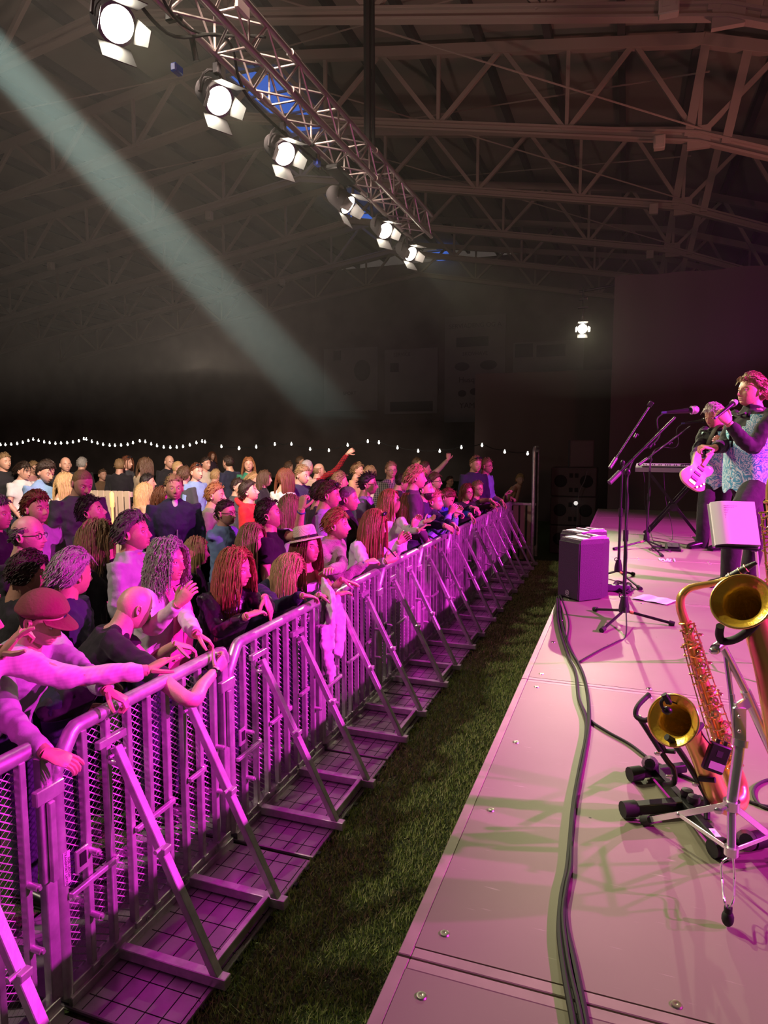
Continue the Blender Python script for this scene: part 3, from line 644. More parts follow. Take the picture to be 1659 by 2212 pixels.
# keyboard + X stand
kz=2.02; ka=UY(1374,1000,9.35); kc=np.array([ka[0]+.66,9.35,kz])
t=thing('stage_keyboard','silver grey electronic keyboard on a crossed stand','keyboard',kc,(0,0,-.05))
km=M('keyboard_grey',(.33,.30,.36),.4,.2)
b=MB(); V=[(x,y,z) for x in(-.66,.66) for y,z in((-.19,-.045),(-.19,.01),(-.15,.02),(.19,.055),(.19,-.03),(.1,-.05))]
b.add(V,[(0,1,2,3,4,5),(11,10,9,8,7,6)]+[(i,(i+1)%6,6+(i+1)%6,6+i)[::-1] for i in range(6)]).build('keyboard_body',km,t,smooth=False)
b=MB(); kb=MB()
for i in range(46):
    b.box((-.575+i*.0255,-.12,.034),(.0235,.12,.012))
    if i%7 in(0,1,3,4,5): kb.box((-.562+i*.0255,-.095,.044),(.012,.075,.012))
b.build('white_key',wht,t,smooth=False).name='white_keys'; kb.build('black_keys',dark,t,smooth=False)
MB().box((.0,.09,.05),(.25,.08,.006),bev=.002).box((.4,.09,.05),(.3,.02,.008)).build('display',dark,t)
t=thing('keyboard_stand','black crossed keyboard stand under the keyboard','stand',(kc[0]-.2,9.35,STZ))
for yy in(-.14,.14):
    for s in(-1,1):
        MB().bar((-.32*s,yy+.02*s,.03),(.30*s,yy+.02*s,kz-STZ-.06),.035,.03,up=(0,1,0)).build('stand_tube',blackm,t)
for s in(-1,1):
    MB().tube([(-.32*s,-.24,.02),(-.32*s,.24,.02)],.017,8).build('foot_bar',blackm,t)
    MB().tube([(.30*s,-.22,kz-STZ-.055),(.30*s,.22,kz-STZ-.055)],.014,8).build('top_bar',blackm,t)
MB().lathe([(0,-.2),(.05,-.2),(.05,-.16),(.02,-.16),(.02,.16),(.05,.16),(.05,.2),(0,.2)],(0,0,.41),(0,1,0),16).build('pivot_knob',blackp,t)
# foot pedal & cables
pp=UZ(1453,1188,STZ)
t=thing('foot_pedal','small black foot pedal on the stage by the farthest microphone stand','pedal',pp)
b=MB(); V=[(x,y,z) for x in(-.08,.08) for y,z in((-.11,0),(.11,0),(.11,.06),(-.11,.025))]; b.add(V,[(0,1,2,3),(7,6,5,4),(0,4,5,1),(1,5,6,2),(2,6,7,3),(3,7,4,0)]).build('pedal_body',blackp,t,smooth=False)
MB().box((0,.0,.055),(.12,.16,.012),np.array(Matrix.Rotation(.16,3,'X')),bev=.004).build('treadle',rubber,t)
def tangle(cu,cv,du,dv,n,r,lab,z=.006,seed=1):
    R_=random.Random(seed); P=[]
    for i in range(n): 
        a=i*1.9+R_.random(); q=R_.uniform(.5,1); p=UZ(cu+du*q*math.cos(a),cv+dv*q*math.sin(a),STZ); P.append(p+np.array([0,0,z+.02*R_.random()*(i%3)]))
    return cable(P,r,lab)
tangle(1430,1188,26,6,14,.005,'tangle of black cable around the foot pedal',seed=3)
tangle(1347,1272,24,14,24,.0055,'tangled pile of black cable behind the monitor speakers',seed=5)
t=thing('power_strip','dark power strip lying in the cable pile','power strip',UZ(1325,1277,STZ),(0,0,.25))
MB().box((0,0,.028),(.26,.06,.05),bev=.008).build('strip_body',M('strip',(.10,.05,.12),.4),t)
for i in range(4): MB().lathe([(.018,.0),(.018,.004),(.014,.004),(.013,-.002),(0,-.002)],(-.09+i*.06,0,.053),n=12).build('socket',blackp,t)
# set list paper on floor
P=[UZ(1364,1294,STZ),UZ(1440,1308,STZ),UZ(1462,1299,STZ),UZ(1390,1285,STZ)]
b=MB(); n=10; V=[]
for i in range(n+1):
    s=i/n
    for p in (P[0]+(P[1]-P[0])*s,P[3]+(P[2]-P[3])*s): V.append(p+np.array([0,0,.004+.006*math.sin(s*7)**2]))
V=np.array(V); V2=V+[0,0,.0015]; m=len(V)
b.add(np.concatenate([V,V2]),[(2*i,2*i+1,2*i+3,2*i+2) for i in range(n)]+[(m+2*i,m+2*i+2,m+2*i+3,m+2*i+1) for i in range(n)])
tag(b.build('paper_sheet',wht,smooth=False),'white sheet of paper lying on the stage behind the front mic stand','paper')
# main cable bundle
bund=[(1207,1290),(1212,1345),(1232,1405),(1258,1455),(1271,1515),(1270,1575),(1254,1655),(1240,1735),(1232,1820),(1226,1880),(1214,1940),(1209,2020),(1220,2110),(1236,2200),(1246,2260)]
b2=[(1203,1293),(1206,1350),(1225,1415),(1243,1455),(1250,1510),(1266,1560),(1262,1620),(1246,1700),(1236,1790),(1230,1870),(1220,1930),(1222,2000),(1242,2090),(1262,2190),(1272,2260)]
b3=[(1209,1286),(1228,1345),(1226,1395),(1250,1440),(1268,1490),(1274,1560),(1262,1640),(1246,1720),(1236,1800),(1233,1880),(1224,1925),(1216,1990),(1228,2090),(1250,2190),(1262,2260)]
for i,(bb,r,l) in enumerate(((bund,.0085,'thick black cable running along the stage, leftmost of the bundle'),(b2,.008,'thick black cable in the bundle, passing rightmost at the bottom'),(b3,.0055,'thinner black cable twisting between the two thick ones'))):
    cable([UZ(u,v,STZ)+np.array([0,0,r+(.01 if i==2 else 0)]) for u,v in bb],r,l,k=10)
cable([UZ(u,v,STZ)+np.array([0,0,.006]) for u,v in [(1258,1530),(1275,1558),(1310,1582),(1360,1610),(1400,1640),(1445,1665),(1520,1697),(1590,1722),(1640,1742),(1700,1750)]],.0055,'thin black cable crossing the stage to the saxophone stand')
cable([UZ(u,v,STZ)+np.array([0,0,.006]) for u,v in [(1700,1690),(1660,1688),(1632,1702),(1628,1722),(1645,1745),(1700,1760)]],.006,'pinkish cable loop at the right edge beside the saxophone stand')
# ---------------------------------------------------------------- saxophones
def sax(t,bodyp,bodyr,bowp,bowr,bellc,bellax,bellR,neckp,mp0,mp1,view,nk=12,sc=1.):
    O=np.array(t.location)
    L=lambda P:[np.array(p)-O for p in P]
    MB().tube(spline(L(bodyp),8),np.interp(np.linspace(0,1,(len(bodyp)-1)*8+1),np.linspace(0,1,len(bodyr)),bodyr),20).build('body_tube',brass,t)
    Pb=spline(L(bowp),8); MB().tube(Pb,np.interp(np.linspace(0,1,len(Pb)),np.linspace(0,1,len(bowr)),bowr),24,cap=False).build('bow',brass,t)
    ax=nrm(bellax); c=np.array(bellc)-O; R=bellR
    prof=[(R*.44,-R*1.3),(R*.50,-R*1.0),(R*.58,-R*.7),(R*.70,-R*.38),(R*.86,-R*.12),(R*.97,-.0),(R,.004),(R*1.0,.007),(R*.965,.006)]
    MB().lathe(prof,c,ax,40).torus(c+ax*.004,R,.0035,ax,40,8).build('bell',brass,t)
    MB().lathe([(R*.965,.004),(R*.84,-R*.035),(R*.70,-R*.11),(R*.60,-R*.25),(R*.53,-R*.55),(R*.48,-R*1.1),(0,-R*1.9)],c,ax,40).build('bell_inside',brassd,t)
    MB().tube(spline(L(neckp),8),np.linspace(.016,.009,(len(neckp)-1)*8+1)*sc,14).torus(np.array(neckp[0])-O,.018*sc,.004,nrm(np.array(neckp[1])-neckp[0]),16,6).build('neck',brass,t)
    a,bm=np.array(mp0)-O,np.array(mp1)-O; d=nrm(bm-a)
    MB().tube([a,a+(bm-a)*.5,bm],[.0135*sc,.013*sc,.006*sc],14).build('mouthpiece',blackp,t)
    b=MB(); b.torus(a+(bm-a)*.45,.0145*sc,.0022,d,18,6); b.torus(a+(bm-a)*.65,.0125*sc,.002,d,18,6); b.torus(a+(bm-a)*.12,.0145*sc,.0022,d,18,6); b.build('ligature',gold,t)
    # keywork
    B=spline(L(bodyp),24); n=len(B); T=np.gradient(B,axis=0); RR=np.interp(np.linspace(0,1,n),np.linspace(0,1,len(bodyr)),bodyr)
    v=np.array(view,float); rods=MB(); r2=random.Random(5)
    def surf(s,off,az):
        i=int(np.clip(s*(n-1),0,n-1)); t_=nrm(T[i]); q=nrm(v-t_*(v@t_)); w=np.cross(t_,q); dd=q*math.cos(az)+w*math.sin(az); return B[i]+dd*(RR[i]+off),dd,t_
    for k in range(nk):
        s=.06+.88*k/(nk-1); az=.35*math.sin(k*2.1)-.25
        p,dd,_=surf(s,.006,az); r=.010+.012*s
        MB().lathe([(0,-.004),(r*sc,-.004),(r*sc,.002),(r*.8*sc,.005),(r*.45*sc,.004),(r*.4*sc,.007),(0,.008)],p,dd,16).build('key_cup',gold,t)
        e,_,_=surf(min(1,s+.01),.012,az+.9); rods.tube([p+dd*.007,(p+e)/2+dd*.006,e],.0024,6)
    for az,s0,s1 in((.95,.05,.5),(.95,.52,.98),(-1.1,.1,.45),(-1.1,.5,.9),(1.35,.15,.95),(.65,.3,.8),(-.75,.02,.35)):
        P=[surf(s,.013,az)[0] for s in np.linspace(s0,s1,10)]; rods.tube(P,.0023,6)
        for s in np.linspace(s0,s1,7):
            p,dd,_=surf(s,.013,az); e,_,_=surf(s,-.001,az); rods.tube([p,e],.0028,6); rods.ell(p,.0042,6)
    for k in range(34):
        s=r2.uniform(.02,.98); p,dd,t_=surf(s,.012+.006*r2.random(),r2.uniform(-1.3,1.5)); q,_,_=surf(min(1,s+r2.uniform(.015,.05)),.014,r2.uniform(-1.2,1.4))
        rods.tube([p,q],.0022,6); rods.ell(p,(.006,.006,.004),8)
    for k in range(4):
        p,dd,t_=surf(.1+.2*k,.018,-1.4); rods.ell(p,(.012,.012,.005),10)
    rods.build('keywork',gold,t)
# sax 1 on the black floor stand
g=2.22
P=lambda u,v,d=g: D(u,v,d)
t=thing('tenor_saxophone','whole brass saxophone leaning on the low black floor stand','saxophone',P(1585,1728))
dz=-.03
body=[P(1480,1345,2.30),P(1510,1450,2.28),P(1545,1560,2.25),P(1580,1665,2.22)]
sax(t,body,[.0155,.020,.026,.032],[P(1580,1660,2.22),P(1592,1700,2.21),P(1590,1728,2.18),P(1570,1735,2.15),P(1548,1712,2.12),P(1532,1675,2.10),P(1515,1630,2.08),P(1497,1592,2.06),P(1486,1575,2.055)],[.032,.034,.036,.037,.036,.034,.033,.032,.033],
    P(1455,1556,2.0),-RT*.66-FW*.58+UP*.34,.074,[P(1480,1345,2.30),P(1470,1312,2.30),P(1472,1288,2.30),P(1488,1272,2.30),P(1512,1265,2.29),P(1545,1259,2.27),P(1572,1250,2.25)],P(1572,1250,2.25),P(1634,1215,2.2),-FW)
b=MB(); R_=np.array(Matrix.Rotation(-.35,3,'Y')); 
cpk=P(1547,1637,2.02)
t2=thing('wireless_transmitter','small black wireless box with white label clipped on the lower saxophone bell','transmitter',cpk)
Rk=np.stack([RT,FW,UP],1)@np.array(Matrix.Rotation(.35,3,'Y'))
MB().box((0,0,0),(.062,.022,.085),Rk,bev=.004).build('pack_body',blackp,t2); MB().box(Rk@np.array([.004,-.0115,-.022]),(.046,.001,.022),Rk).build('label_strip',wht,t2,smooth=False)
MB().box(Rk@np.array([-.0,-.0115,.015]),(.018,.001,.018),Rk).build('printed_mark',M('mark_grey',(.07,.05,.08),.5),t2,smooth=False)
for sx in(-.012,.012): MB().tube([Rk@np.array([sx,0,.04]),Rk@np.array([sx,0,.055])],.006,8).build('jack',blackm,t2)
t3=thing('clip_microphone','small black clip microphone on the rim of the lower saxophone bell','microphone',P(1437,1512,1.98))
b=MB(); O=np.array(t3.location); q=[P(u,v,1.98)-O for u,v in [(1442,1540),(1432,1530),(1428,1518),(1434,1510),(1442,1515)]]
b.tube(spline(q,5),.005,7); b.tube([P(1434,1500,1.98)-O,P(1445,1518,1.98)-O],.009,10); b.tube([P(1443,1502,1.98)-O,P(1447,1520,1.99)-O],.006,8); b.ell(P(1441,1535,1.98)-O,(.015,.015,.012),10); b.build('clip_body',blackp,t3)
cable([P(1450,1515,2.0),P(1480,1530,2.05),P(1505,1560,2.05),P(1520,1590,2.03),P(1540,1615,2.01)],.0022,'thin black lead from the clip microphone to the transmitter')
# sax 2
g2=1.83
Q=lambda u,v,d=g2: D(u,v,d)
t=thing('saxophone','large bell saxophone at the right edge resting in the chrome stand','saxophone',Q(1720,1640))
body=[Q(1668,1085,1.93),Q(1690,1250,1.9),Q(1715,1430,1.87),Q(1740,1600,1.83)]
sax(t,body,[.017,.024,.03,.036],[Q(1740,1600,1.83),Q(1745,1640,1.82),Q(1730,1670,1.8),Q(1705,1660,1.78),Q(1690,1600,1.76),Q(1676,1520,1.76),Q(1660,1440,1.76),Q(1640,1370,1.77),Q(1630,1340,1.775)],[.036,.038,.039,.039,.037,.036,.035,.034,.035],
    Q(1601,1300,1.72),-RT*.60-FW*.62+UP*.42,.071,[Q(1668,1085,1.93),Q(1670,1040,1.93),Q(1690,1010,1.93),Q(1730,1000,1.93),Q(1770,1005,1.93)],Q(1770,1005,1.93),Q(1830,980,1.9),-RT*.9-FW*.5,nk=14,sc=1.1)
# chrome stand for sax 2
Z=lambda u,v,z: UZ(u,v,STZ+z)
t=thing('chrome_tripod_stand','tall chrome tripod stand with black cradle holding the right saxophone','stand',UZ(1580,1900,STZ)); O=np.array(t.location)
dp=1.80
hub=D(1580,1738,dp); low=D(1580,1838,dp-.03); top=D(1597,1612,dp+.02)
def LB(n,mt,f): b=MB(); f(b); return b.build(n,mt,t)
LB('pole',chrome,lambda b:(b.tube([low-O,hub-O],.011,12),b.tube([hub-O,top-O],.0145,14),b.tube([top-O,top-O+nrm(top-hub)*.018],.021,14),b.tube([D(1580,1500,dp+.05)-O,D(1592,1610,dp+.03)-O],.009,10),b.tube([D(1566,1400,dp+.06)-O,D(1580,1505,dp+.05)-O],.0075,10)))
LB('lower_collar',chrome,lambda b:b.tube([low-O-[0,0,.01],low-O+[0,0,.012]],.018,14))
LB('collar',chrome,lambda b:(b.tube([hub-O-[0,0,.012],hub-O+[0,0,.012]],.021,14),b.tube([hub-O,D(1556,1748,dp-.02)-O],.006,8),b.ell(D(1552,1752,dp-.02)-O,(.012,.004,.009),8)))
foot=UZ(1572,1983,STZ+.025)
LB('foot_wire',chrome,lambda b:[b.tube(spline([low-O,D(1580+s*3,1850,dp-.03)-O,D(1572+s*13,1865,dp-.03)-O,D(1573+s*13,1900,dp-.02)-O,foot-O+RT*s*.012+np.array([0,0,.05]),foot-O+[0,0,.022]],4),.0028,6) for s in(-1,1)])
LB('rubber_foot',rubber,lambda b:(b.ell(foot-O,(.015,.015,.022),12),b.tube([foot-O+[0,0,.01],foot-O+[0,0,.03]],.010,10)))
for (u,v),kn in (((1397,1772),None),((1720,1850),None)):
    e=UZ(u,v,STZ+.02)
    LB('leg',chrome,lambda b:b.bar(hub-O,e-O,.004,.017,up=(0,0,1)))
    LB('rubber_foot',rubber,lambda b:b.tube([e-O+(hub-e)*.06,e-O-(hub-e)*.03],[.013,.018],12))
    mid=e+(hub-e)*.42
    LB('leg_brace',chrome,lambda b:(b.bar(low-O,mid-O,.004,.012,up=(0,0,1)),b.ell(mid-O,.008,8)))
LB('plate',chrome,lambda b:(b.bar(D(1597,1612,dp+.02)-O,D(1597,1528,dp+.03)-O,.035,.012,up=FW),b.bar(D(1590,1532,dp+.03)-O,D(1625,1512,dp+.05)-O,.03,.012,up=FW),b.ell(D(1597,1548,dp+.0)-O,.005,8),b.ell(D(1597,1580,dp+.0)-O,.005,8)))
LB('arm',chrome,lambda b:(b.tube([D(1560,1395,dp+.06)-O,D(1615,1500,dp+.05)-O],.0105,12),b.tube([D(1610,1492,dp+.05)-O,D(1672,1630,dp+.06)-O],.0145,12),b.tube([D(1545,1402,dp+.02)-O,D(1563,1388,dp+.05)-O],.014,10),b.ell(D(1543,1406,dp+.02)-O,(.014,.01,.01),8)))
LB('cradle',rubber,lambda b:(b.tube(spline([D(1556,1352,dp-.02)-O,D(1554,1372,dp)-O,D(1562,1385,dp+.01)-O,D(1590,1380,dp-.02)-O,D(1622,1358,dp-.06)-O,D(1645,1330,dp-.08)-O,D(1664,1308,dp-.08)-O],6),.0105,12)))
# black floor stand for sax 1
t=thing('saxophone_floor_stand','low black folding stand under the whole saxophone','stand',UZ(1480,1740,STZ)); O=np.array(t.location)
A=Z(1402,1650,.03);Bq=Z(1570,1842,.03)
LB('main_beam',blackm,lambda b:b.bar(A-O,Bq-O,.028,.035))
LB('foot_bar',blackm,lambda b:(b.bar(Z(1366,1672,.028)-O,Z(1480,1657,.028)-O,.03,.03)))
LB('foot_bar',blackm,lambda b:(b.bar(Z(1545,1832,.028)-O,Z(1645,1812,.028)-O,.03,.03)))
LB('foot_bar',blackm,lambda b:(b.bar(Z(1352,1748,.028)-O,Z(1520,1732,.03)-O,.036,.034)))
for u,v in((1366,1672),(1352,1748),(1545,1832),(1645,1812)):
    e=Z(u,v,.028); other={1366:(1480,1657),1352:(1520,1732),1545:(1645,1812),1645:(1545,1832)}[u]; d=nrm(Z(*other,.028)-e)
    LB('end_cap',rubber,lambda b:b.tube([e-O-d*.012,e-O+d*.035],.026,12))
LB('cone_peg',blackp,lambda b:(b.tube([Z(1404,1650,.04)-O,Z(1404,1650,.10)-O],[.03,.018],12),b.tube([Z(1404,1650,.08)-O,Z(1404,1650,.21)-O],.009,10)))
LB('cone_peg',blackp,lambda b:b.tube([Z(1612,1815,.04)-O,Z(1612,1815,.10)-O],[.03,.018],12))
u1=Z(1436,1695,.06); u2=Z(1440,1668,.12)
dA=depth(u2)
LB('upright',blackm,lambda b:(b.tube(spline([u1-O,D(1456,1690,dA)-O,D(1454,1660,dA)-O,D(1440,1642,dA)-O,D(1400,1580,dA)-O,D(1379,1548,dA-.02)-O],5),.0095,10)))
LB('cradle',rubber,lambda b:(b.tube(spline([D(1402,1500,dA)-O,D(1378,1525,dA-.03)-O,D(1374,1546,dA-.04)-O,D(1392,1556,dA-.06)-O,D(1410,1548,dA-.06)-O,D(1424,1532,dA-.05)-O],5),.0085,10)))
LB('upright',blackm,lambda b:(b.tube(spline([Z(1527,1770,.06)-O,D(1527,1730,2.13)-O,D(1520,1708,2.13)-O,D(1480,1640,2.13)-O,D(1450,1598,2.12)-O],5),.0095,10)))
LB('cradle',rubber,lambda b:(b.tube(spline([D(1440,1592,1.98)-O,D(1458,1602,1.99)-O,D(1480,1598,2.0)-O,D(1500,1583,2.02)-O,D(1515,1566,2.08)-O],5),.0095,10)))
LB('lower_peg',rubber,lambda b:b.tube([D(1510,1682,2.08)-O,D(1545,1685,2.05)-O],.0085,10))
LB('lower_peg',rubber,lambda b:(b.tube([D(1425,1600,dA)-O,D(1436,1622,dA)-O,D(1458,1623,dA-.02)-O],.0085,10)))
LB('wing_nut',chrome,lambda b:[(b.ell(D(u,v,2.1)-O,(.010,.003,.006),8),b.tube([D(u,v,2.1)-O,D(u+8,v-3,2.13)-O],.003,6)) for u,v in((1420,1628),(1502,1695),(1444,1678))])
LB('joint_knob',blackp,lambda b:[b.lathe([(0,.0),(.02,.0),(.022,.008),(.018,.02),(0,.022)],Z(u,v,.05)-O,(0,0,1),12) for u,v in((1484,1718),(1498,1732))])
LB('label_strip',wht,lambda b:b.bar(Z(1537,1790,.05)-O,Z(1552,1808,.05)-O,.018,.002))
# music stand with binder
md=3.4
t=thing('music_stand','metal music stand pole holding the open binder, right of the front microphone','stand',UZ(1640,1440,STZ)); O=np.array(t.location)
c0=D(1634,1190,md)
hubm=np.array([O[0],O[1],STZ+.25])
LB('pole',chrome,lambda b:(b.tube([c0-O,hubm-O],.008,10),b.tube([hubm-O+(c0-hubm)*.4,hubm-O+[0,0,-.1]],.012,10)))
LB('desk',blackm,lambda b:b.add(np.array([D(1545,1182,md+.02),D(1640,1187,md-.03),D(1640,1189,md-.08),D(1545,1184,md-.03)]+[p+UP*.004 for p in (D(1545,1182,md+.02),D(1640,1187,md-.03),D(1640,1189,md-.08),D(1545,1184,md-.03))])-O,[(0,1,2,3),(7,6,5,4),(0,4,5,1),(1,5,6,2),(2,6,7,3),(3,7,4,0)]).bar(D(1595,1110,md+.1)-O,c0-O,.05,.008,up=FW))
for k in range(3):
    a=k*2.1+.4; e=np.array([O[0]+.28*math.cos(a),O[1]+.28*math.sin(a),STZ+.012]); LB('leg',chrome,lambda b:(b.tube([hubm-O,e-O],.006,8),b.tube([hubm-O-[0,0,.1],(hubm+e)/2-O],.004,6)))
t=thing('song_binder','thick white open binder of song sheets on the music stand','binder',D(1590,1135,md)); O=np.array(t.location)
C4=[D(1534,1085,md+.10),D(1627,1088,md+.06),D(1640,1181,md-.05),D(1546,1177,md)]
th=.035
nn=nrm(np.cross(C4[1]-C4[0],C4[3]-C4[0])); nn=nn if nn@FW>0 else -nn
# curved stack of pages
n=8; V=[]
for k in range(n+1):
    s=k/n; lift=.022*(1-(1-min(1,s*3.2))**2) if s<.32 else .022
    for p,q_ in((C4[0],C4[1]),(C4[3],C4[2])): V.append(p+(q_-p)*s-nn*lift-O)
for k in range(n+1):
    s=k/n
    for p,q_ in((C4[0],C4[1]),(C4[3],C4[2])): V.append(p+(q_-p)*s+nn*.02-O)
m=2*(n+1)
Fc=[(2*i,2*i+1,2*i+3,2*i+2) for i in range(n)]+[(m+2*i,m+2*i+2,m+2*i+3,m+2*i+1) for i in range(n)]+[(2*i,2*i+2,m+2*i+2,m+2*i) for i in range(n)]+[(2*i+1,m+2*i+1,m+2*i+3,2*i+3) for i in range(n)]+[(0,m,m+1,1),(2*n,2*n+1,m+2*n+1,m+2*n)]
LB('page_stack',wht,lambda b:b.add(V,Fc)); LB('cover',M('cover_w',(.5,.48,.5),.5),lambda b:b.add([p-O+nn*k_ for k_ in(.021,.024) for p in(C4[0]-RT*.01,C4[1]+RT*.01,C4[2]+RT*.01,C4[3]-RT*.01)],[(0,1,2,3),(7,6,5,4),(0,4,5,1),(1,5,6,2),(2,6,7,3),(3,7,4,0)]))
ex=nrm(C4[1]-C4[0]); ey=nrm(C4[3]-C4[0]); b=MB(); R_=random.Random(2)
for row in range(8):
    y=.028+row*.0095; x=.055
    segs=[.055,.095,.09,.085,.08,.088,.09,.085]
    L=segs[row]; xx=x
    while xx<x+L:
        w=R_.uniform(.004,.012); p=C4[0]+ex*(xx+w/2)+ey*(y)-nn*.0225-O; b.box(p,(w,.0018,.0008),np.stack([ex,-ey,-nn],1)); xx+=w+.002
    for x2 in(.150,.175): p=C4[0]+ex*x2+ey*y-nn*.0225-O; b.box(p,(.012,.0018,.0008),np.stack([ex,-ey,-nn],1))
b.build('printed_lines',M('print_ink',(.25,.12,.25),.7),t,smooth=False)
# ================================================================ PEOPLE
def frame(yaw,pitch=0,roll=0):
    y,p,r=[math.radians(a) for a in(yaw,pitch,roll)]
    f=np.array([math.cos(y)*math.cos(p),math.sin(y)*math.cos(p),math.sin(p)]); l=np.array([-math.sin(y),math.cos(y),0]); u=np.cross(f,l)
    l2=l*math.cos(r)+u*math.sin(r); return np.stack([f,l2,np.cross(f,l2)],1)
def head_surface(du,dv):
    """du longitude (0=front), dv latitude -> local coordinates in metres"""
    cx_=np.cos(du);cy_=np.sin(du);sz=np.sin(dv); z=np.where(sz<0,.118*sz,.120*sz); a=np.abs(sz)
    r=np.where(sz<0,(1-a**3.3)**.47,(1-a**2.35)**.5)
    t=np.clip(-z/.115,0,1); fr=np.clip(cx_,0,1); bk=np.clip(-cx_,0,1)
    x=np.where(cx_>0,.089,.103)*np.sign(cx_)*np.abs(cx_)**.88*r; y=.077*np.sign(cy_)*np.abs(cy_)**.92*r
    y=y*(1-.36*t**1.5); x=np.where(cx_<0,x*(1-.55*t**1.2),x); x=x+.012*t*fr
    g=lambda yy,zz,sy,sz_:np.exp(-((y-yy)/sy)**2-((z-zz)/sz_)**2)
    w=fr**1.5
    nose=np.exp(-(y/.0105)**2)*np.interp(z,[-.052,-.046,-.036,-.0,.016,.03],[0,.012,.029,.013,.003,0])
    nost=(g(.012,-.041,.007,.007)+g(-.012,-.041,.007,.007))*.010
    eye=-(g(.031,.002,.015,.012)+g(-.031,.002,.015,.012))*.012
    brow=(g(.03,.022,.022,.008)+g(-.03,.022,.022,.008)+g(0,.02,.02,.01)*.6)*.005
    lip=(g(0,-.063,.020,.0045)*.0065+g(0,-.073,.017,.005)*.0065)-g(0,-.0682,.022,.002)*.004
    chin=g(0,-.098,.022,.014)*.009-g(0,-.083,.02,.006)*.004
    chk=(g(.045,-.022,.016,.018)+g(-.045,-.022,.016,.018))*.005
    x=x+w*(nose+nost+eye+brow+lip+chin+chk)
    return np.stack([x-.003,y,z],-1)
def lonlat(nu,nv):
    a=np.linspace(-pi,pi,nu+1)[:-1]; a=a-.42*np.sin(a); v=np.linspace(-pi/2,pi/2,nv+1); v=v+.08*np.sin(2*v)*0
    return a,v
def hairline(x,z): return np.interp(x,[-.11,-.05,-.02,.005,.03,.055,.085],[-.078,-.070,-.035,.012,.045,.062,.074])
def head_parts(mb,H,R,s,q,mouth=0):
    nu,nv=(64,56) if q>70 else (48,42) if q>42 else (32,28)
    a,v=lonlat(nu,nv); A,V=np.meshgrid(a,v); P=head_surface(A.ravel(),V.ravel())
    n=nu; Fc=[];mi=[]
    for i in range(nv):
        for j in range(nu):
            f=(i*n+j,i*n+(j+1)%n,(i+1)*n+(j+1)%n,(i+1)*n+j); c=P[list(f)].mean(0)
            Fc.append(f); mi.append(1 if (c[0]>.06 and abs(c[1])<.023 and -.0785<c[2]<-.0585-.0*abs(c[1])) else 0)
    T=lambda p: H+s*(np.asarray(p)@R.T)
    mb.add(T(P),Fc,mi)
    for sg in(-1,1):
        # ear
        th=np.linspace(0,2*pi,15)[:-1]; C=np.array([-.008,sg*.076,-.008])
        ring=[];
        for k_,(rr,off) in enumerate(((1,0),(1.0,.010),(.82,.014),(.6,.008),(.2,.005))):
            for q_ in th: ring.append(C+np.array([.017*rr*math.cos(q_)*(1+.15*math.sin(q_))-.004*math.sin(q_)-off*.45,sg*off,.031*rr*math.sin(q_)]))
        m=len(th); mb.add(T(ring),[(i*m+j,i*m+(j+1)%m,(i+1)*m+(j+1)%m,(i+1)*m+j) for i in range(4) for j in range(m)],0)
        e=np.array([.0715,sg*.031,.001])
        mb.ell(T(e),.0118*s,10,R,3); mb.ell(T(e+[.0082,0,-.0002]),np.array([.0045,.0052,.0052])*s,8,R,4)
        # lids: upper and lower skin shells
        mb.ell(T(e+[-.0012,0,.0062]),np.array([.0135,.0165,.0075])*s,10,R,0); mb.ell(T(e+[-.0016,0,-.0075]),np.array([.0125,.0155,.0060])*s,10,R,0)
        # eyebrow
        pts=[T([.083-.0*k+(-.012*(k/4)**2),sg*(.014+.034*k/4),.020+.005*math.sin(k/4*2.6)]) for k in range(5)]
        mb.tube(pts,np.array([.003,.0042,.004,.003,.0015])*s,6,2)
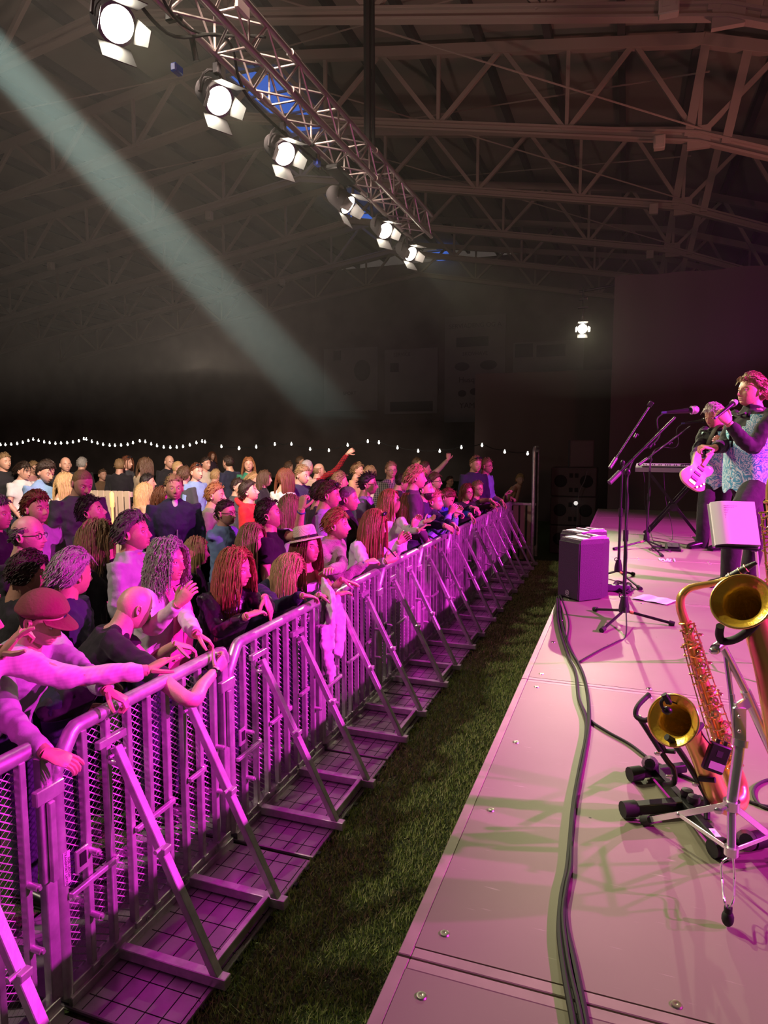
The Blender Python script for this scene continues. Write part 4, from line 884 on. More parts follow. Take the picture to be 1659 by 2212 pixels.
def hand(mb,Wp,d,nb,side,s,curl=.35,spread=.05,m=0,thumb=None,res=6):
    """Wp wrist, d direction, nb back-of-hand normal, side +1 if thumb on +cross(nb,d)"""
    x=nrm(d); z=nrm(np.array(nb)-x*(np.array(nb)@x)); y=np.cross(z,x)*side
    T=lambda p: Wp+s*(x*p[0]+y*p[1]+z*p[2])
    # palm
    V=[];n=10
    for px,w,h in((-.012,.026,.020),(.01,.030,.019),(.04,.041,.016),(.07,.043,.014),(.088,.040,.011),(.094,.034,.006)):
        for k in range(n):
            a=2*pi*k/n; V.append(T((px,w*math.copysign(abs(math.cos(a))**.8,math.cos(a)),h*math.sin(a)*.9)))
    Fc=[(i*n+j,i*n+(j+1)%n,(i+1)*n+(j+1)%n,(i+1)*n+j) for i in range(5) for j in range(n)]+[tuple(range(n-1,-1,-1)),tuple(range(5*n,6*n))]
    if side<0: Fc=[f[::-1] for f in Fc]
    mb.add(V,Fc,m)
    for i,(fy,L,r) in enumerate(((.030,.072,.0090),(.010,.080,.0094),(-.0105,.075,.0090),(-.030,.058,.0080))):
        cu=curl[i] if np.ndim(curl) else curl; sp=spread*(1.5-i)*.6
        p=np.array([.082,fy,0.]); pts=[p-[.02,0,0],p]; ang=cu*.7
        for k,f in enumerate((.45,.30,.25)):
            dirv=np.array([math.cos(ang)*math.cos(sp),math.sin(sp)*math.cos(ang),-math.sin(ang)])
            pts+= [p+dirv*L*f*.5,p+dirv*L*f]; p=p+dirv*L*f; ang+=cu*1.15
        pts=[T(q) for q in pts]; k=len(pts); rr=np.array([r,r*1.05,r,r*1.0,r*.93,r*.95,r*.85,r*.62])[:k]*s
        mb.tube(pts,rr,res,m)
    tc=thumb if thumb is not None else .35
    p=np.array([.012,.026,-.004]); ang=.85; pts=[p-[0,.012,0],p]
    for k,L in enumerate((.040,.030,.024)):
        a=ang-tc*k*.8; dirv=np.array([math.cos(a),math.sin(a),-.35-.3*tc]); dirv=nrm(dirv); pts.append(p+dirv*L); p=p+dirv*L
    mb.tube([T(q) for q in pts],np.array([.010,.0135,.0112,.0098,.0065])*s,res,m)
def loft(mb,rings,n=20,m=0):
    V=[];a=np.arange(n)*2*pi/n
    for c,A_,B_ in rings: V.append(np.array(c)+np.sign(np.cos(a))[:,None]*np.abs(np.cos(a))[:,None]**.85*A_+np.sin(a)[:,None]*B_)
    k=len(rings)
    mb.add(np.concatenate(V),[(i*n+j,i*n+(j+1)%n,(i+1)*n+(j+1)%n,(i+1)*n+j) for i in range(k-1) for j in range(n)]+[tuple(range(n-1,-1,-1)),tuple(range((k-1)*n,k*n))],m)
def remesh(o,vox,disp=.012,size=.09,sm=3):
    r=o.modifiers.new('r','REMESH'); r.mode='VOXEL'; r.voxel_size=vox; r.use_smooth_shade=True
    s0=o.modifiers.new('s','SMOOTH'); s0.factor=.5; s0.iterations=sm
    if disp:
        key='folds_%g'%size
        tx=bpy.data.textures.get(key) or bpy.data.textures.new(key,'CLOUDS'); tx.noise_scale=size; tx.noise_depth=1
        dd=o.modifiers.new('d','DISPLACE'); dd.texture=tx; dd.strength=disp; dd.mid_level=.5; dd.texture_coords='LOCAL'
def locks(mb,R,s,H,style,n,L,rngl,rad=.008,part=0):
    g=R.T@np.array([0,0,-1.]); E=np.array([.101,.083,.126]); segs=11 if L>.12 else 4
    out=0
    while out<n:
        a=rngl.uniform(-pi,pi); z=rngl.uniform(-.3,1)**1.0; v=math.asin(max(-.99,min(.99,z)))
        p=head_surface(np.array([a]),np.array([v]))[0]
        if p[2]<hairline(p[0],p[2])+.004: continue
        if style=='balding' and (p[2]>.055 or p[0]>.03): continue
        out+=1
        nn=nrm(p/E**2); p=p+nn*.004
        d=nn*.5+np.array([-.25,rngl.normal(0,.2),rngl.uniform(-.1,.3)])
        if L>.12: d=nrm(np.array([-.15,math.copysign(.75,p[1]+.005*part),.0])+nn*.35+g*.35)
        elif style=='spiky': d=nn+np.array([-.1,rngl.normal(0,.35),.35])
        else: d=nn*.35+np.array([-.75,rngl.normal(0,.35),-.1]) if p[0]<.055 else nn*.4+np.array([.25,rngl.normal(0,.5),-.35])
        d=nrm(d-nn*(nn@d)*(.6 if style!='spiky' else .1)); ln=L*rngl.uniform(.75,1.1); st=ln/segs; pts=[p.copy()]
        ph=rngl.uniform(0,6.3); amp={'wavy':.007,'curly':.012,'long':.0025}.get(style,.001); fq={'curly':95,'wavy':34}.get(style,22); off=rngl.uniform(1.03,1.16)
        ax=nrm(rngl.normal(size=3))
        for k in range(segs):
            if L>.12: d=nrm(d+g*.55)
            else: d=nrm(d+g*.18)
            p=p+d*st; e=p/E; q=np.linalg.norm(e)
            if q<off and p@g<.16: p=p/q*off
            if L>.12 and p[0]>.035 and abs(p[1])<.066 and p[2]<.06: p[1]=math.copysign(.066+.01*rngl.random(),p[1]); p[0]=min(p[0],.075)
            t=(k+1)*st; pts.append(p+ax*amp*math.sin(t*fq+ph)*min(1,k/3))
        w=rad*rngl.uniform(.7,1.25); k=len(pts); tp=np.interp(np.linspace(0,1,k),[0,.15,.7,1],[.6,1,.85,.18])*w
        mb.tube(H+s*(np.array(pts)@R.T),tp*s,5,0,flat=.6)
def cap_mesh(mb,H,R,s,th,q,mask,rough=.15,seed=0):
    nu,nv=(56,44) if q>60 else (36,28); a,v=lonlat(nu,nv); a=a+.42*0; A,V=np.meshgrid(a,v); A=A.ravel();V=V.ravel()
    P=head_surface(A,V); E=np.array([.1,.08,.122]); N_=P/E**2; N_/=np.linalg.norm(N_,axis=1)[:,None]
    mk=mask(P); rr=np.random.default_rng(seed); nz=np.sin(A*23+3*np.sin(V*9+seed))*.5+np.sin(A*9+V*31+seed)*.3+rr.normal(0,.25,len(A))
    Q=P+N_*(np.clip(mk/.018,-.3,1)*th*(1+rough*nz))[:,None]; keep=mk>-.006; n=nu; Fc=[]
    for i in range(nv):
        for j in range(nu):
            f=(i*n+j,i*n+(j+1)%n,(i+1)*n+(j+1)%n,(i+1)*n+j)
            if keep[list(f)].sum()>=3: Fc.append(f)
    mb.add(H+s*(Q@R.T),Fc,0)
glassm=M('glasses_frame',(.02,.018,.02),.3); lensg=M('dark_lens',(.02,.02,.025),.08,spec=.8)
PC=[0]
def person(label,u,v,h,row=None,yaw=20,pitch=0,roll=0,hair='short',hc='brown',sk=0,top='black',sleeve='long',fem=0,arms=None,lean=0,d=None,tyaw=None,acc=(),bulk=1.,mat_top=None,ground=0.,s=None,hl=None,legs=None,group='crowd behind the barrier',trous='navy',headdrop=0,name='person'):
    PC[0]+=1; seed=PC[0]; rl=np.random.default_rng(seed); arms=arms or {}
    if row is not None: H=UX(u,v,row); dd=depth(H); s=s or float(np.clip(h*dd/(F*.242),.95,1.24))
    elif d is not None: H=D(u,v,d); s=s or float(np.clip(h*d/(F*.242),.9,1.35))
    else: s=s or 1.10; H=D(u,v,F*.242*s/h)
    R=frame(yaw,pitch,roll); ty=yaw if tyaw is None else tyaw; RT_=frame(ty); le=math.radians(lean)
    ft=RT_[:,0]; lt=RT_[:,1]; ut=nrm(ft*math.sin(le)+np.array([0,0,1.])*math.cos(le)); fx=np.cross(lt,ut)
    Rt=np.stack([fx,lt,ut],1)
    N=H+R@np.array([-.035,0,-.105])*s+np.array([0,0,-.032])*s-fx*.012*s
    S_=lambda p: N+s*(Rt@np.array(p,float))
    wd=(.90 if fem else 1.0)*bulk; hip=S_((0,0,-.53))
    if hip[2]<ground+.55: hip=hip+np.array([0,0,ground+.55-hip[2]])
    base=np.array([hip[0],hip[1],ground])
    t=thing(name,label,'person',base,group=None)
    skm=skin(sk); hm=hairm(hc) 
    mats=[skm,M('lips_%d'%(fem),(.50,.17,.15) if fem else (.50,.25,.20),.4),hairm('dark' if hc in('brown','auburn','dark','black','red') else 'dblond') if hc!='grey' else hairm('grey'),M('eye_white',(.75,.72,.70),.25),M('eye_iris',(.03,.03,.035),.15)]
    b=MB(); head_parts(b,H,R,s,h)
    b.tube([H+R@np.array([-.030,0,-.03])*s,H+R@np.array([-.033,0,-.09])*s,N+ut*.0*s,S_((0,0,-.05))],np.array([.060,.061 if not fem else .050,.068,.085])*s,16,0)
    # inner torso
    ex,ey=Rt[:,0]*s,Rt[:,1]*s*wd; bx_=(1+(bulk-1)*1.2)
    tor=[(.02,.052,.058,0),(-.005,.062,.090,0),(-.035,.075,.130,0),(-.065,.09,.160,0),(-.105,.102,.176,.005),(-.20,.115,.165,.012),(-.33,.100,.145,.012 if not fem else 0),(-.45,.105,.150,.0),(-.55,.105,.160,-.005),(-.60,.08,.12,-.005)]
    loft(b,[(S_((o,0,z)),ex*a*.9*bx_,ey*c*.93) for z,a,c,o in tor],18)
    jn={}
    for sd,sg in(('L',1),('R',-1)):
        S0=S_((0,sg*.165*wd,-.065)); L1,L2=.285*s,.255*s; spec=arms.get(sd)
        if spec is None:
            E_=S0+s*(Rt@np.array([.02,sg*.06,0]))+np.array([0,0,-.27])*s; Wp=E_+s*(Rt@np.array([.13,-sg*.05,0]))+np.array([0,0,-.20])*s; hd=Wp-E_; nb=lt*sg; cu=.4
        else:
            Wp=np.array(spec[0],float); hd=spec[1]; nb=spec[2]; cu=spec[3] if len(spec)>3 else .35
            v_=Wp-S0; Dn=np.linalg.norm(v_); 
            if Dn>(L1+L2)*.985: k_=Dn/((L1+L2)*.985); L1*=k_;L2*=k_
            pole=np.array(spec[4],float) if len(spec)>4 and spec[4] is not None else np.array([0,0,-1.])+lt*sg*.5-ft*.2
            x_=v_/Dn; a_=(L1*L1-L2*L2+Dn*Dn)/(2*Dn); hh=math.sqrt(max(1e-6,L1*L1-a_*a_)); pp_=pole-x_*(pole@x_); E_=S0+x_*a_+nrm(pp_)*hh
            if hd is None: hd=Wp-E_
            if nb is None: nb=np.array([0,0,1.])
        jn[sd]=(S0,E_,Wp,hd,nb,cu,sg)
        if spec is not None and len(spec)>6: E_=np.array(spec[6],float); jn[sd]=(S0,E_,Wp,hd,nb,cu,sg)
        P=spline([S0-(E_-S0)*.05,S0+(E_-S0)*.5,E_,E_+(Wp-E_)*.45,Wp],5); q_=len(P)
        rr=np.interp(np.linspace(0,1,q_),[0,.2,.45,.55,.7,1],[.050,.047,.039,.040,.038,.0265])*s*(.86 if fem else 1)*(.5+.5*bulk)
        if h>26 or spec is not None:
            b.tube(P,rr,12,0)
            hand(b,Wp,hd,nb,-sg,s*(.90 if fem else 1),cu,res=6)
    # legs (skin)
    hl_=hip[2]-ground
    for sg in(-1,1):
        hp=hip+lt*sg*.09*s; kn=base+lt*sg*.11*s+ft*.02+np.array([0,0,hl_*.52]); an=base+lt*sg*.12*s+np.array([0,0,.09])
        if legs: kn=legs[sg][0]; an=legs[sg][1]
        jn[sg]=(hp,kn,an)
        b.tube([hp,kn,an],np.array([.07,.048,.036])*s,10,0)
    body=b.build('body',mats,t,local=False)
    # trousers and shoes
    b=MB(); loft(b,[(hip+ut*.10*s,ex*.115*bx_,ey*.158),(hip+ut*.0,ex*.12*bx_,ey*.168),(hip-np.array([0,0,.09*s]),ex*.11*bx_,ey*.165)],16)
    for sg in(-1,1):
        hp,kn,an=jn[sg]; b.tube(spline([hp,kn,an+np.array([0,0,-.02])],5),np.interp(np.linspace(0,1,11),[0,.5,1],[.100,.072,.060])*s*(.5+.5*bulk),12)
    o=b.build('trousers',cloth(trous),t,local=False)
    if legs: remesh(o,.014,.012,.12)
    for sg in(-1,1):
        an=jn[sg][2]; o_=nrm([ft[0],ft[1],0]); b=MB(); q=np.array([an[0],an[1],ground])
        b.tube([q-o_*.07+[0,0,.045],q-o_*.03+[0,0,.05],q+o_*.06+[0,0,.045],q+o_*.13+[0,0,.035],q+o_*.19+[0,0,.03],q+o_*.215+[0,0,.025]],[.035,.047,.045,.043,.036,.02],12,flat=.85)
        b.box(q+o_*.07+[0,0,.008],(.27,.085,.016),np.stack([o_,np.cross([0,0,1],o_),[0,0,1]],1),bev=.005)
        b.build('shoe',M('shoe_black',(.012,.011,.012),.3),t,local=False)
    # top
    b=MB(); cs=(1.0 if sleeve!='none' else .97)
    th=1.13 if top in('fleece','leather','navy','dgrey') else 1.08
    tr=[(.012,.056,.064,0)]+tor[1:9] if sleeve!='none' else tor[4:9]
    loft(b,[(S_((o,0,z)),ex*a*th*bx_,ey*c*th) for z,a,c,o in tr]+[(hip-ut*.05*s,ex*.125*bx_,ey*.175)],20)
    if sleeve=='none':
        for sg in(-1,1): b.tube([S_((.07,sg*.10*wd,-.13)),S_((.01,sg*.095*wd,-.035)),S_((-.07,sg*.09*wd,-.12))],.022*s,8)
    for sd in('L','R'):
        S0,E_,Wp,hd,nb,cu,sg=jn[sd]
        if sleeve in('long','roll'):
            e_=.94 if sleeve=='long' else .45
            P=spline([S0-(E_-S0)*.12,S0+(E_-S0)*.5,E_,E_+(Wp-E_)*e_],5); rr=np.interp(np.linspace(0,1,len(P)),[0,.2,.5,.6,.97,1],[.068,.062,.052,.052,.043,.036])*s*(.9 if fem else 1)*(.5+.5*bulk)
            b.tube(P,rr,12)
        elif sleeve=='short':
            b.tube([S0-(E_-S0)*.12,S0+(E_-S0)*.25,S0+(E_-S0)*.62],np.array([.070,.066,.064])*s*(.9 if fem else 1)*(.5+.5*bulk),12)
    if 'hood' in acc: b.torus(S_((-.055,0,.0)),.085*s,.035*s,nrm(ut*.8+fx*.4),16,8)
    if 'collar' in acc: b.torus(S_((-.005,0,.012)),.066*s,.018*s,nrm(ut-fx*.25),16,8)
    o=b.build('shirt' if top not in('leather','navy','fleece') else 'jacket',mat_top or cloth(top),t,local=False)
    remesh(o,float(np.clip(.9/h,.011,.023)),.030 if h>40 else .018,.075,2)
    if 'zip' in acc:
        MB().tube([S_((.085*bx_,0,-.06)),S_((.125*bx_,0,-.15)),S_((.14*bx_,0,-.3)),S_((.13*bx_,0,-.5))],.006*s,6).build('zip',chrome,t,local=False)
    if 'scarf' in acc:
        g=MB(); g.torus(S_((-.005,0,.0)),.085*s,.026*s,nrm(ut-fx*.3),18,8)
        for sg in(-1,1): g.tube(spline([S_((.075,sg*.05,-.01)),S_((.15,sg*.055,-.12)),S_((.175,sg*.06,-.28)),S_((.165,sg*.06,-.46))],5),np.linspace(.035,.062,16)*s,12,flat=.25,up=fx)
        so=g.build('scarf',M('scarf_pink',(.70,.16,.30),.9,bump=.6,bs=30,var=.1),t,local=False)
    if 'inner' in acc or 'innerw' in acc:
        MB().ell(S_((.045*bx_,0,-.06)),np.array([.048,.040,.11])*s,12,Rt).build('undershirt',cloth('white' if 'innerw' in acc else 'pink'),t,local=False)
    # hair
    mk=lambda P: P[:,2]-hairline(P[:,0],P[:,2])
    hb=MB(); hq=h>55
    if hair=='bald':
        pass
    elif hair=='buzz': cap_mesh(hb,H,R,s,.003,h,mk,.2,seed)
    elif hair=='balding':
        cap_mesh(hb,H,R,s,.008,h,lambda P: np.minimum(mk(P),np.minimum(.045-P[:,2],.02-P[:,0])),.4,seed); locks(hb,R,s,H,'balding',60 if hq else 25,.03,rl,.005)
    elif hair in('short','spiky','thick'):
        th_={'short':.011,'spiky':.014,'thick':.022}[hair]
        cap_mesh(hb,H,R,s,th_,h,mk,.22,seed); H2=H
        locks(hb,R,s*(1+th_*3.5),H,hair,(420 if hq else 150) if h>30 else 60,{'short':.030,'spiky':.038,'thick':.05}[hair],rl,.0042)
    else:
        th_=.014; cap_mesh(hb,H,R,s,th_,h,mk,.12,seed)
        L_={'long':.40,'wavy':.38,'curly':.27,'bob':.19,'pony':.05,'bun':.04}[hair] if hl is None else hl
        if hair in('long','wavy','curly','bob'):
            locks(hb,R,s*1.05,H,hair,(760 if hq else 300) if h>32 else 120,L_,rl,.0038 if h>55 else .006)
            if hair in('curly','wavy'): locks(hb,R,s*1.10,H,hair,(420 if hq else 120),L_*.7,rl,.0042)
        elif hair=='pony':
            locks(hb,R,s*1.04,H,'short',150,.05,rl,.0045); g=R.T@np.array([0,0,-1.])
            for k in range(40):
                p0=np.array([-.10,rl.normal(0,.01),.03]); pts=[p0]
                dd_=nrm(np.array([-1,rl.normal(0,.2),.1]))
                for j in range(8): dd_=nrm(dd_+g*.5); pts.append(pts[-1]+dd_*.035)
                hb.tube(H+s*(np.array(pts)@R.T),np.array([.006]*7+[.004,.002])*s,5)
        else:
            locks(hb,R,s*1.03,H,'short',260,.05,rl,.0040)
            for k in range(26): hb.torus(H+s*(R@np.array([-.105,0,.035])),.018*s*rl.uniform(.7,1.2),.007*s,rl.normal(size=3),10,5)
            hb.ell(H+s*(R@np.array([-.103,0,.035])),.024*s,10)
    if hb.v: hb.build('hair',hm,t,local=False)
    if 'beard' in acc:
        bb=MB(); a_=MB(); cap_mesh(bb,H,R,s,.006,h,lambda P: np.minimum(-.040-P[:,2]-np.where((np.abs(P[:,1])<.024)&(P[:,2]>-.079)&(P[:,2]<-.056),.05,0),P[:,0]+.0),.5,seed); bb.build('beard',hm,t,local=False)
    T=lambda p: H+s*(R@np.array(p,float))
    if 'glasses' in acc or 'sunglasses' in acc:
        g=MB()
        for sg in(-1,1):
            g.torus(T((.0905,sg*.032,-.001)),.0205*s,.0017*s,R[:,0],18,6,sc=(1,.85)); g.tube([T((.090,sg*.052,.004)),T((.04,sg*.079,.004)),T((-.012,sg*.082,.006)),T((-.025,sg*.081,-.008))],.0022*s,6)
        g.tube([T((.091,-.012,.003)),T((.096,0,.006)),T((.091,.012,.003))],.0018*s,6)
        go=g.build('glasses',glassm,t,local=False)
    if 'headshades' in acc:
        g=MB()
        for sg in(-1,1):
            g.ell(T((.062,sg*.032,.108)),np.array([.016,.030,.020])*s,12,R); g.tube([T((.055,sg*.06,.105)),T((.0,sg*.088,.07)),T((-.03,sg*.088,.04))],.0028*s,6)
        g.tube([T((.07,-.012,.112)),T((.07,.012,.112))],.004*s,6); g.build('sunglasses',lensg,t,local=False)
    if 'cap' in acc:
        g=MB(); cap_mesh(g,H,R,s,.030,h,lambda P: P[:,2]-np.interp(P[:,0],[-.1,-.02,.05,.09],[-.005,.012,.042,.046]),.0,1)
        V=[];nn_=17
        for k in range(nn_):
            a=-1.05+2.1*k/(nn_-1)
            for rr,zz in((.92,.050),(1.0,.052),(1.0+.72*math.cos(a*.9)**.6,.034+.012*(1-math.cos(a)))): V.append((.100*rr*math.cos(a)*1.03,.092*math.sin(a)*(1+.12*(rr-1)),zz-.010*abs(math.sin(a))))
        V=np.array(V); Fc=[(3*k+j,3*k+j+1,3*k+3+j+1,3*k+3+j) for k in range(nn_-1) for j in range(2)]; m_=len(V)
        V2=V-[0,0,.004]; g.add(H+s*(np.concatenate([V,V2])@R.T),Fc+[tuple(i+m_ for i in f[::-1]) for f in Fc]+[(3*k+2,3*k+5,3*k+5+m_,3*k+2+m_) for k in range(nn_-1)])
        g.ell(T((0,0,.143)),.008*s,8)
        g.build('baseball_cap',M('cap_red',(.20,.055,.055),.85,bump=.3,bs=60),t,local=False)
    if 'hat' in acc:
        hc_=T((.0,0,.062)); up=nrm(R[:,2]-R[:,0]*.12); g=MB()
        g.lathe([(.155,-.012),(.15,-.004),(.12,.004),(.098,.002),(.097,.03),(.092,.075),(.086,.10),(.07,.112),(.03,.100),(0,.098),(0,.094),(.03,.095),(.066,.105),(.080,.09),(.088,.03),(.09,-.002),(.12,-.002),(.15,-.010),(.155,-.012)],hc_,up,36)
        hm_=bpy.data.materials.new('straw'); hm_.use_nodes=True; nt=hm_.node_tree; bs=nt.nodes['Principled BSDF']; bs.inputs['Roughness'].default_value=.8
        tc=nt.nodes.new('ShaderNodeTexCoord'); ck=nt.nodes.new('ShaderNodeTexChecker'); ck.inputs['Scale'].default_value=120; ck.inputs[1].default_value=(.80,.70,.55,1); ck.inputs[2].default_value=(.55,.45,.33,1)
        nt.links.new(tc.outputs['Object'],ck.inputs[0]); nt.links.new(ck.outputs[0],bs.inputs['Base Color'])
        ho=g.build('straw_hat',hm_,t,local=False)
        MB().lathe([(.0995,.003),(.0995,.026),(.096,.027),(.096,.003)],hc_-base,up,36).build('hat_band',cloth('black'),ho)
    for a_ in acc:
        if a_.startswith('watch') or a_.startswith('band'):
            sd=a_[-1]; S0,E_,Wp,hd,nb,cu,sg=jn[sd]; ax=nrm(Wp-E_); c_=Wp-ax*.035*s
            g=MB(); g.torus(c_,.0285*s,.006*s,ax,18,6)
            if a_.startswith('watch'): g.lathe([(0,.010),(.017,.010),(.018,.0),(0,0)],c_+nrm(nb)*.027*s,nrm(nb),16)
            g.build('watch' if a_.startswith('watch') else 'wristband',blackm if a_.startswith('watch') else M('wristband',(.05,.06,.25),.5),t,local=False)
    return t,H,jn,s,Rt,S_
# ---- patterned cloths
def plaid(nm,c1,c2,sc=14):
    m=bpy.data.materials.new(nm); m.use_nodes=True; nt=m.node_tree; b=nt.nodes['Principled BSDF']; b.inputs['Roughness'].default_value=.9
    tc=nt.nodes.new('ShaderNodeTexCoord'); prev=None
    for ax in('X','Z'):
        w=nt.nodes.new('ShaderNodeTexWave'); w.bands_direction=ax; w.inputs['Scale'].default_value=sc/3; nt.links.new(tc.outputs['Object'],w.inputs[0])
        r=nt.nodes.new('ShaderNodeValToRGB'); r.color_ramp.interpolation='CONSTANT'; r.color_ramp.elements[0].color=(*c1,1); r.color_ramp.elements[1].color=(*c2,1); r.color_ramp.elements[1].position=.5
        nt.links.new(w.outputs['Fac'],r.inputs[0])
        if prev is None: prev=r
        else:
            x=nt.nodes.new('ShaderNodeMixRGB'); x.blend_type='MIX'; x.inputs[0].default_value=.5; nt.links.new(prev.outputs[0],x.inputs[1]); nt.links.new(r.outputs[0],x.inputs[2]); nt.links.new(x.outputs[0],b.inputs['Base Color'])
    return m
redpl=plaid('plaid_red',(.55,.01,.02),(.03,.01,.02),30); bwpl=plaid('plaid_grey',(.03,.03,.04),(.40,.36,.33),30); strp=plaid('stripe_cream',(.60,.54,.52),(.52,.46,.46),60)
rx=BX+.02
N0=np.array
up3=N0([0,0,1.]); pit=N0([1.,0,0]); yf=N0([0,1.,0])
# ---------------------------------------------------------------- FRONT ROWS
person('person in dark red baseball cap and pale grey sweater, leaning over the near barrier',92,1338,112,row=-2.52,yaw=8,pitch=-22,hair='buzz',hc='dark',top='lgrey',lean=28,tyaw=0,acc=('cap',),
  arms={'R':(UX(100,1628,rx+.06),N0([.75,.55,-.45]),N0([.3,-.1,.9]),[.25,.4,.45,.4]),'L':(UX(232,1492,rx),N0([.75,.35,-.5]),N0([.4,.3,.8]),[.9,.95,1.,1.],N0([-.2,.6,-.6]))})
person('person cropped by the left edge in pale striped sweater, reaching an arm over the barrier',-62,1335,118,row=-2.30,yaw=25,hair='short',hc='brown',top='lgrey',mat_top=strp,lean=14,tyaw=15,s=1.0,
  arms={'R':(N0([-2.55,1.35,1.05]),None,None,.4),'L':(UX(318,1448,rx+.10),N0([.35,.9,.28]),N0([-.2,-.2,.95]),[.05,.22,.35,.3],N0([0,-.1,-1.]))})
person('person cut off at the left edge holding up a pointing hand',-75,1440,110,row=-2.02+.0,yaw=20,hair='short',hc='brown',top='lgrey',s=.95,d=None,sleeve='short',lean=0,ground=0,
  arms={'L':(D(-12,1425,1.62),RT*.75+UP*.6,-FW+UP*.4,[.25,1.0,1.1,1.2])}) if False else None
person('bald person in black t-shirt bending over the barrier with a bare forearm hanging down',292,1312,92,row=-2.50,yaw=62,pitch=-25,roll=0,hair='bald',sk=2,top='black',sleeve='short',lean=38,tyaw=45,acc=('watchR',),
  arms={'R':(UX(466,1448,rx+.06),N0([.1,.85,.4]),N0([.9,0,.1]),[.8,.9,1.,1.],None,1,UX(410,1512,rx+.13)),'L':(UX(380,1392,rx-.15),N0([.6,.6,-.3]),up3,.6)})
person('person with long curly grey hair, pink scarf and white top, behind the bald person',362,1212,98,row=-2.62,yaw=2,hair='curly',hc='grey',fem=1,top='white',lean=8,tyaw=5,s=1.06,acc=('scarf',),
  arms={'R':(UX(385,1305,-2.25),N0([.5,.35,.75]),N0([.2,-.9,.3]),[.3,.4,.5,.55]),'L':(UX(425,1370,-2.2),N0([.5,.5,-.5]),up3,.6)})
person('person with long red-blond wavy hair and black leather jacket leaning on the barrier',508,1228,84,row=-2.45,yaw=0,pitch=-4,hair='wavy',hc='ginger',fem=1,top='leather',lean=15,tyaw=-18,acc=('inner',),
  arms={'R':(UX(535,1330,rx-.02),N0([.3,.85,.1]),up3,.4),'L':(UX(572,1290,rx),N0([.35,.15,-.95]),N0([.9,.1,.3]),[.12,.2,.25,.3],N0([-.3,.6,-.4]))})
person('person with straight blond hair and navy blazer looking down at the barrier',622,1232,72,row=-2.44,yaw=0,pitch=-38,hair='long',hc='blond',fem=1,top='navy',lean=25,tyaw=-5,acc=('innerw','bandR'),hl=.25,
  arms={'R':(UX(655,1286,rx),N0([.55,.8,-.25]),up3,.45,N0([.2,-.6,-1])),'L':(UX(690,1285,rx),N0([.5,.7,-.3]),up3,.5)})
person('person in straw hat with black band and white sleeveless top, arm over the barrier',662,1182,70,row=-2.44,yaw=-12,pitch=6,hair='long',hc='auburn',fem=1,top='white',sleeve='none',lean=12,tyaw=-10,acc=('hat','watchR'),hl=.34,
  arms={'R':(UX(728,1285,rx+.03),N0([.5,.8,.1]),up3,.4),'L':(UX(738,1252,rx+.05),N0([.6,.75,-.35]),up3,[.1,.15,.2,.25])})
person('person with tied back red hair and pale fleece jacket resting crossed arms on the barrier',728,1134,64,row=-2.42,yaw=12,pitch=2,hair='bun',hc='ginger',fem=1,top='fleece',lean=20,tyaw=-5,acc=('collar','bandR'),bulk=1.05,
  arms={'R':(UX(795,1215,rx+.02),N0([.5,.85,.1]),N0([.3,-.3,.9]),.6,N0([.1,-.5,-1])),'L':(UX(712,1232,rx),N0([.2,-.6,.2]),up3,.5,N0([.1,.9,-.5]))})
person('person with long red hair, sunglasses on head and white fluffy sweater, holding a phone',808,1132,62,row=-2.40,yaw=8,pitch=-16,hair='long',hc='red',fem=1,top='white',lean=12,tyaw=0,acc=('headshades',),
  arms={'R':(UX(836,1212,rx+.05),N0([.6,.6,.4]),N0([.4,-.7,.3]),.8),'L':(UX(862,1170,rx+.02),N0([.6,.5,.5]),N0([.2,.7,.4]),.8)})
person('person with long light red hair and white jacket, chin lifted, behind the phone holder',845,1085,56,row=-2.62,yaw=8,pitch=20,hair='long',hc='ginger',fem=1,top='white',lean=5,acc=('bandL',),
  arms={'L':(UX(893,1140,-2.2),N0([.3,.3,.9]),N0([-.6,.6,.3]),.4)})
person('person with red hair and white cardigan clapping at the barrier',884,1088,46,row=-2.42,yaw=-5,pitch=8,hair='long',hc='auburn',fem=1,top='white',lean=8,s=1.0,
  arms={'R':(UX(905,1145,rx+.02),N0([.7,.4,.5]),N0([.3,.3,.9]),.25),'L':(UX(918,1128,rx+.0),N0([.7,.4,.35]),N0([-.3,.3,-.9]),.2)})
person('bearded person in dark navy hooded sweatshirt with hands clasped over the barrier',918,1057,56,row=-2.46,yaw=-2,pitch=4,hair='short',hc='dark',top='navy',lean=22,acc=('hood','beard','bandR'),bulk=1.15,s=1.16,
  arms={'R':(UX(962,1136,rx+.06),N0([.7,.4,-.4]),N0([.2,-.5,.8]),.9),'L':(UX(980,1134,rx+.08),N0([.6,-.2,-.5]),N0([.2,.6,.7]),.8)})
person('light curly haired person in pale shirt behind the navy hooded person',940,1084,44,row=-2.36,yaw=-8,hair='spiky',hc='blond',top='lblue',lean=8,acc=('watchL',),s=1.05,
  arms={'R':(UX(973,1108,rx),N0([.5,.2,.8]),N0([0,-.9,.2]),.6),'L':(UX(985,1112,rx),N0([.5,.2,.8]),N0([0,.9,.2]),.6)})
person('person in bright blue sweatshirt with red-brown hair bowing the head at the barrier',966,1076,40,row=-2.42,yaw=0,pitch=-35,hair='short',hc='auburn',top='blue',lean=28,bulk=1.12,s=1.12,
  arms={'R':(UX(985,1105,rx),N0([.6,.5,-.3]),up3,.8),'L':(UX(1016,1112,rx),N0([.5,.2,-.6]),up3,.7,N0([0,1,-.2]))})
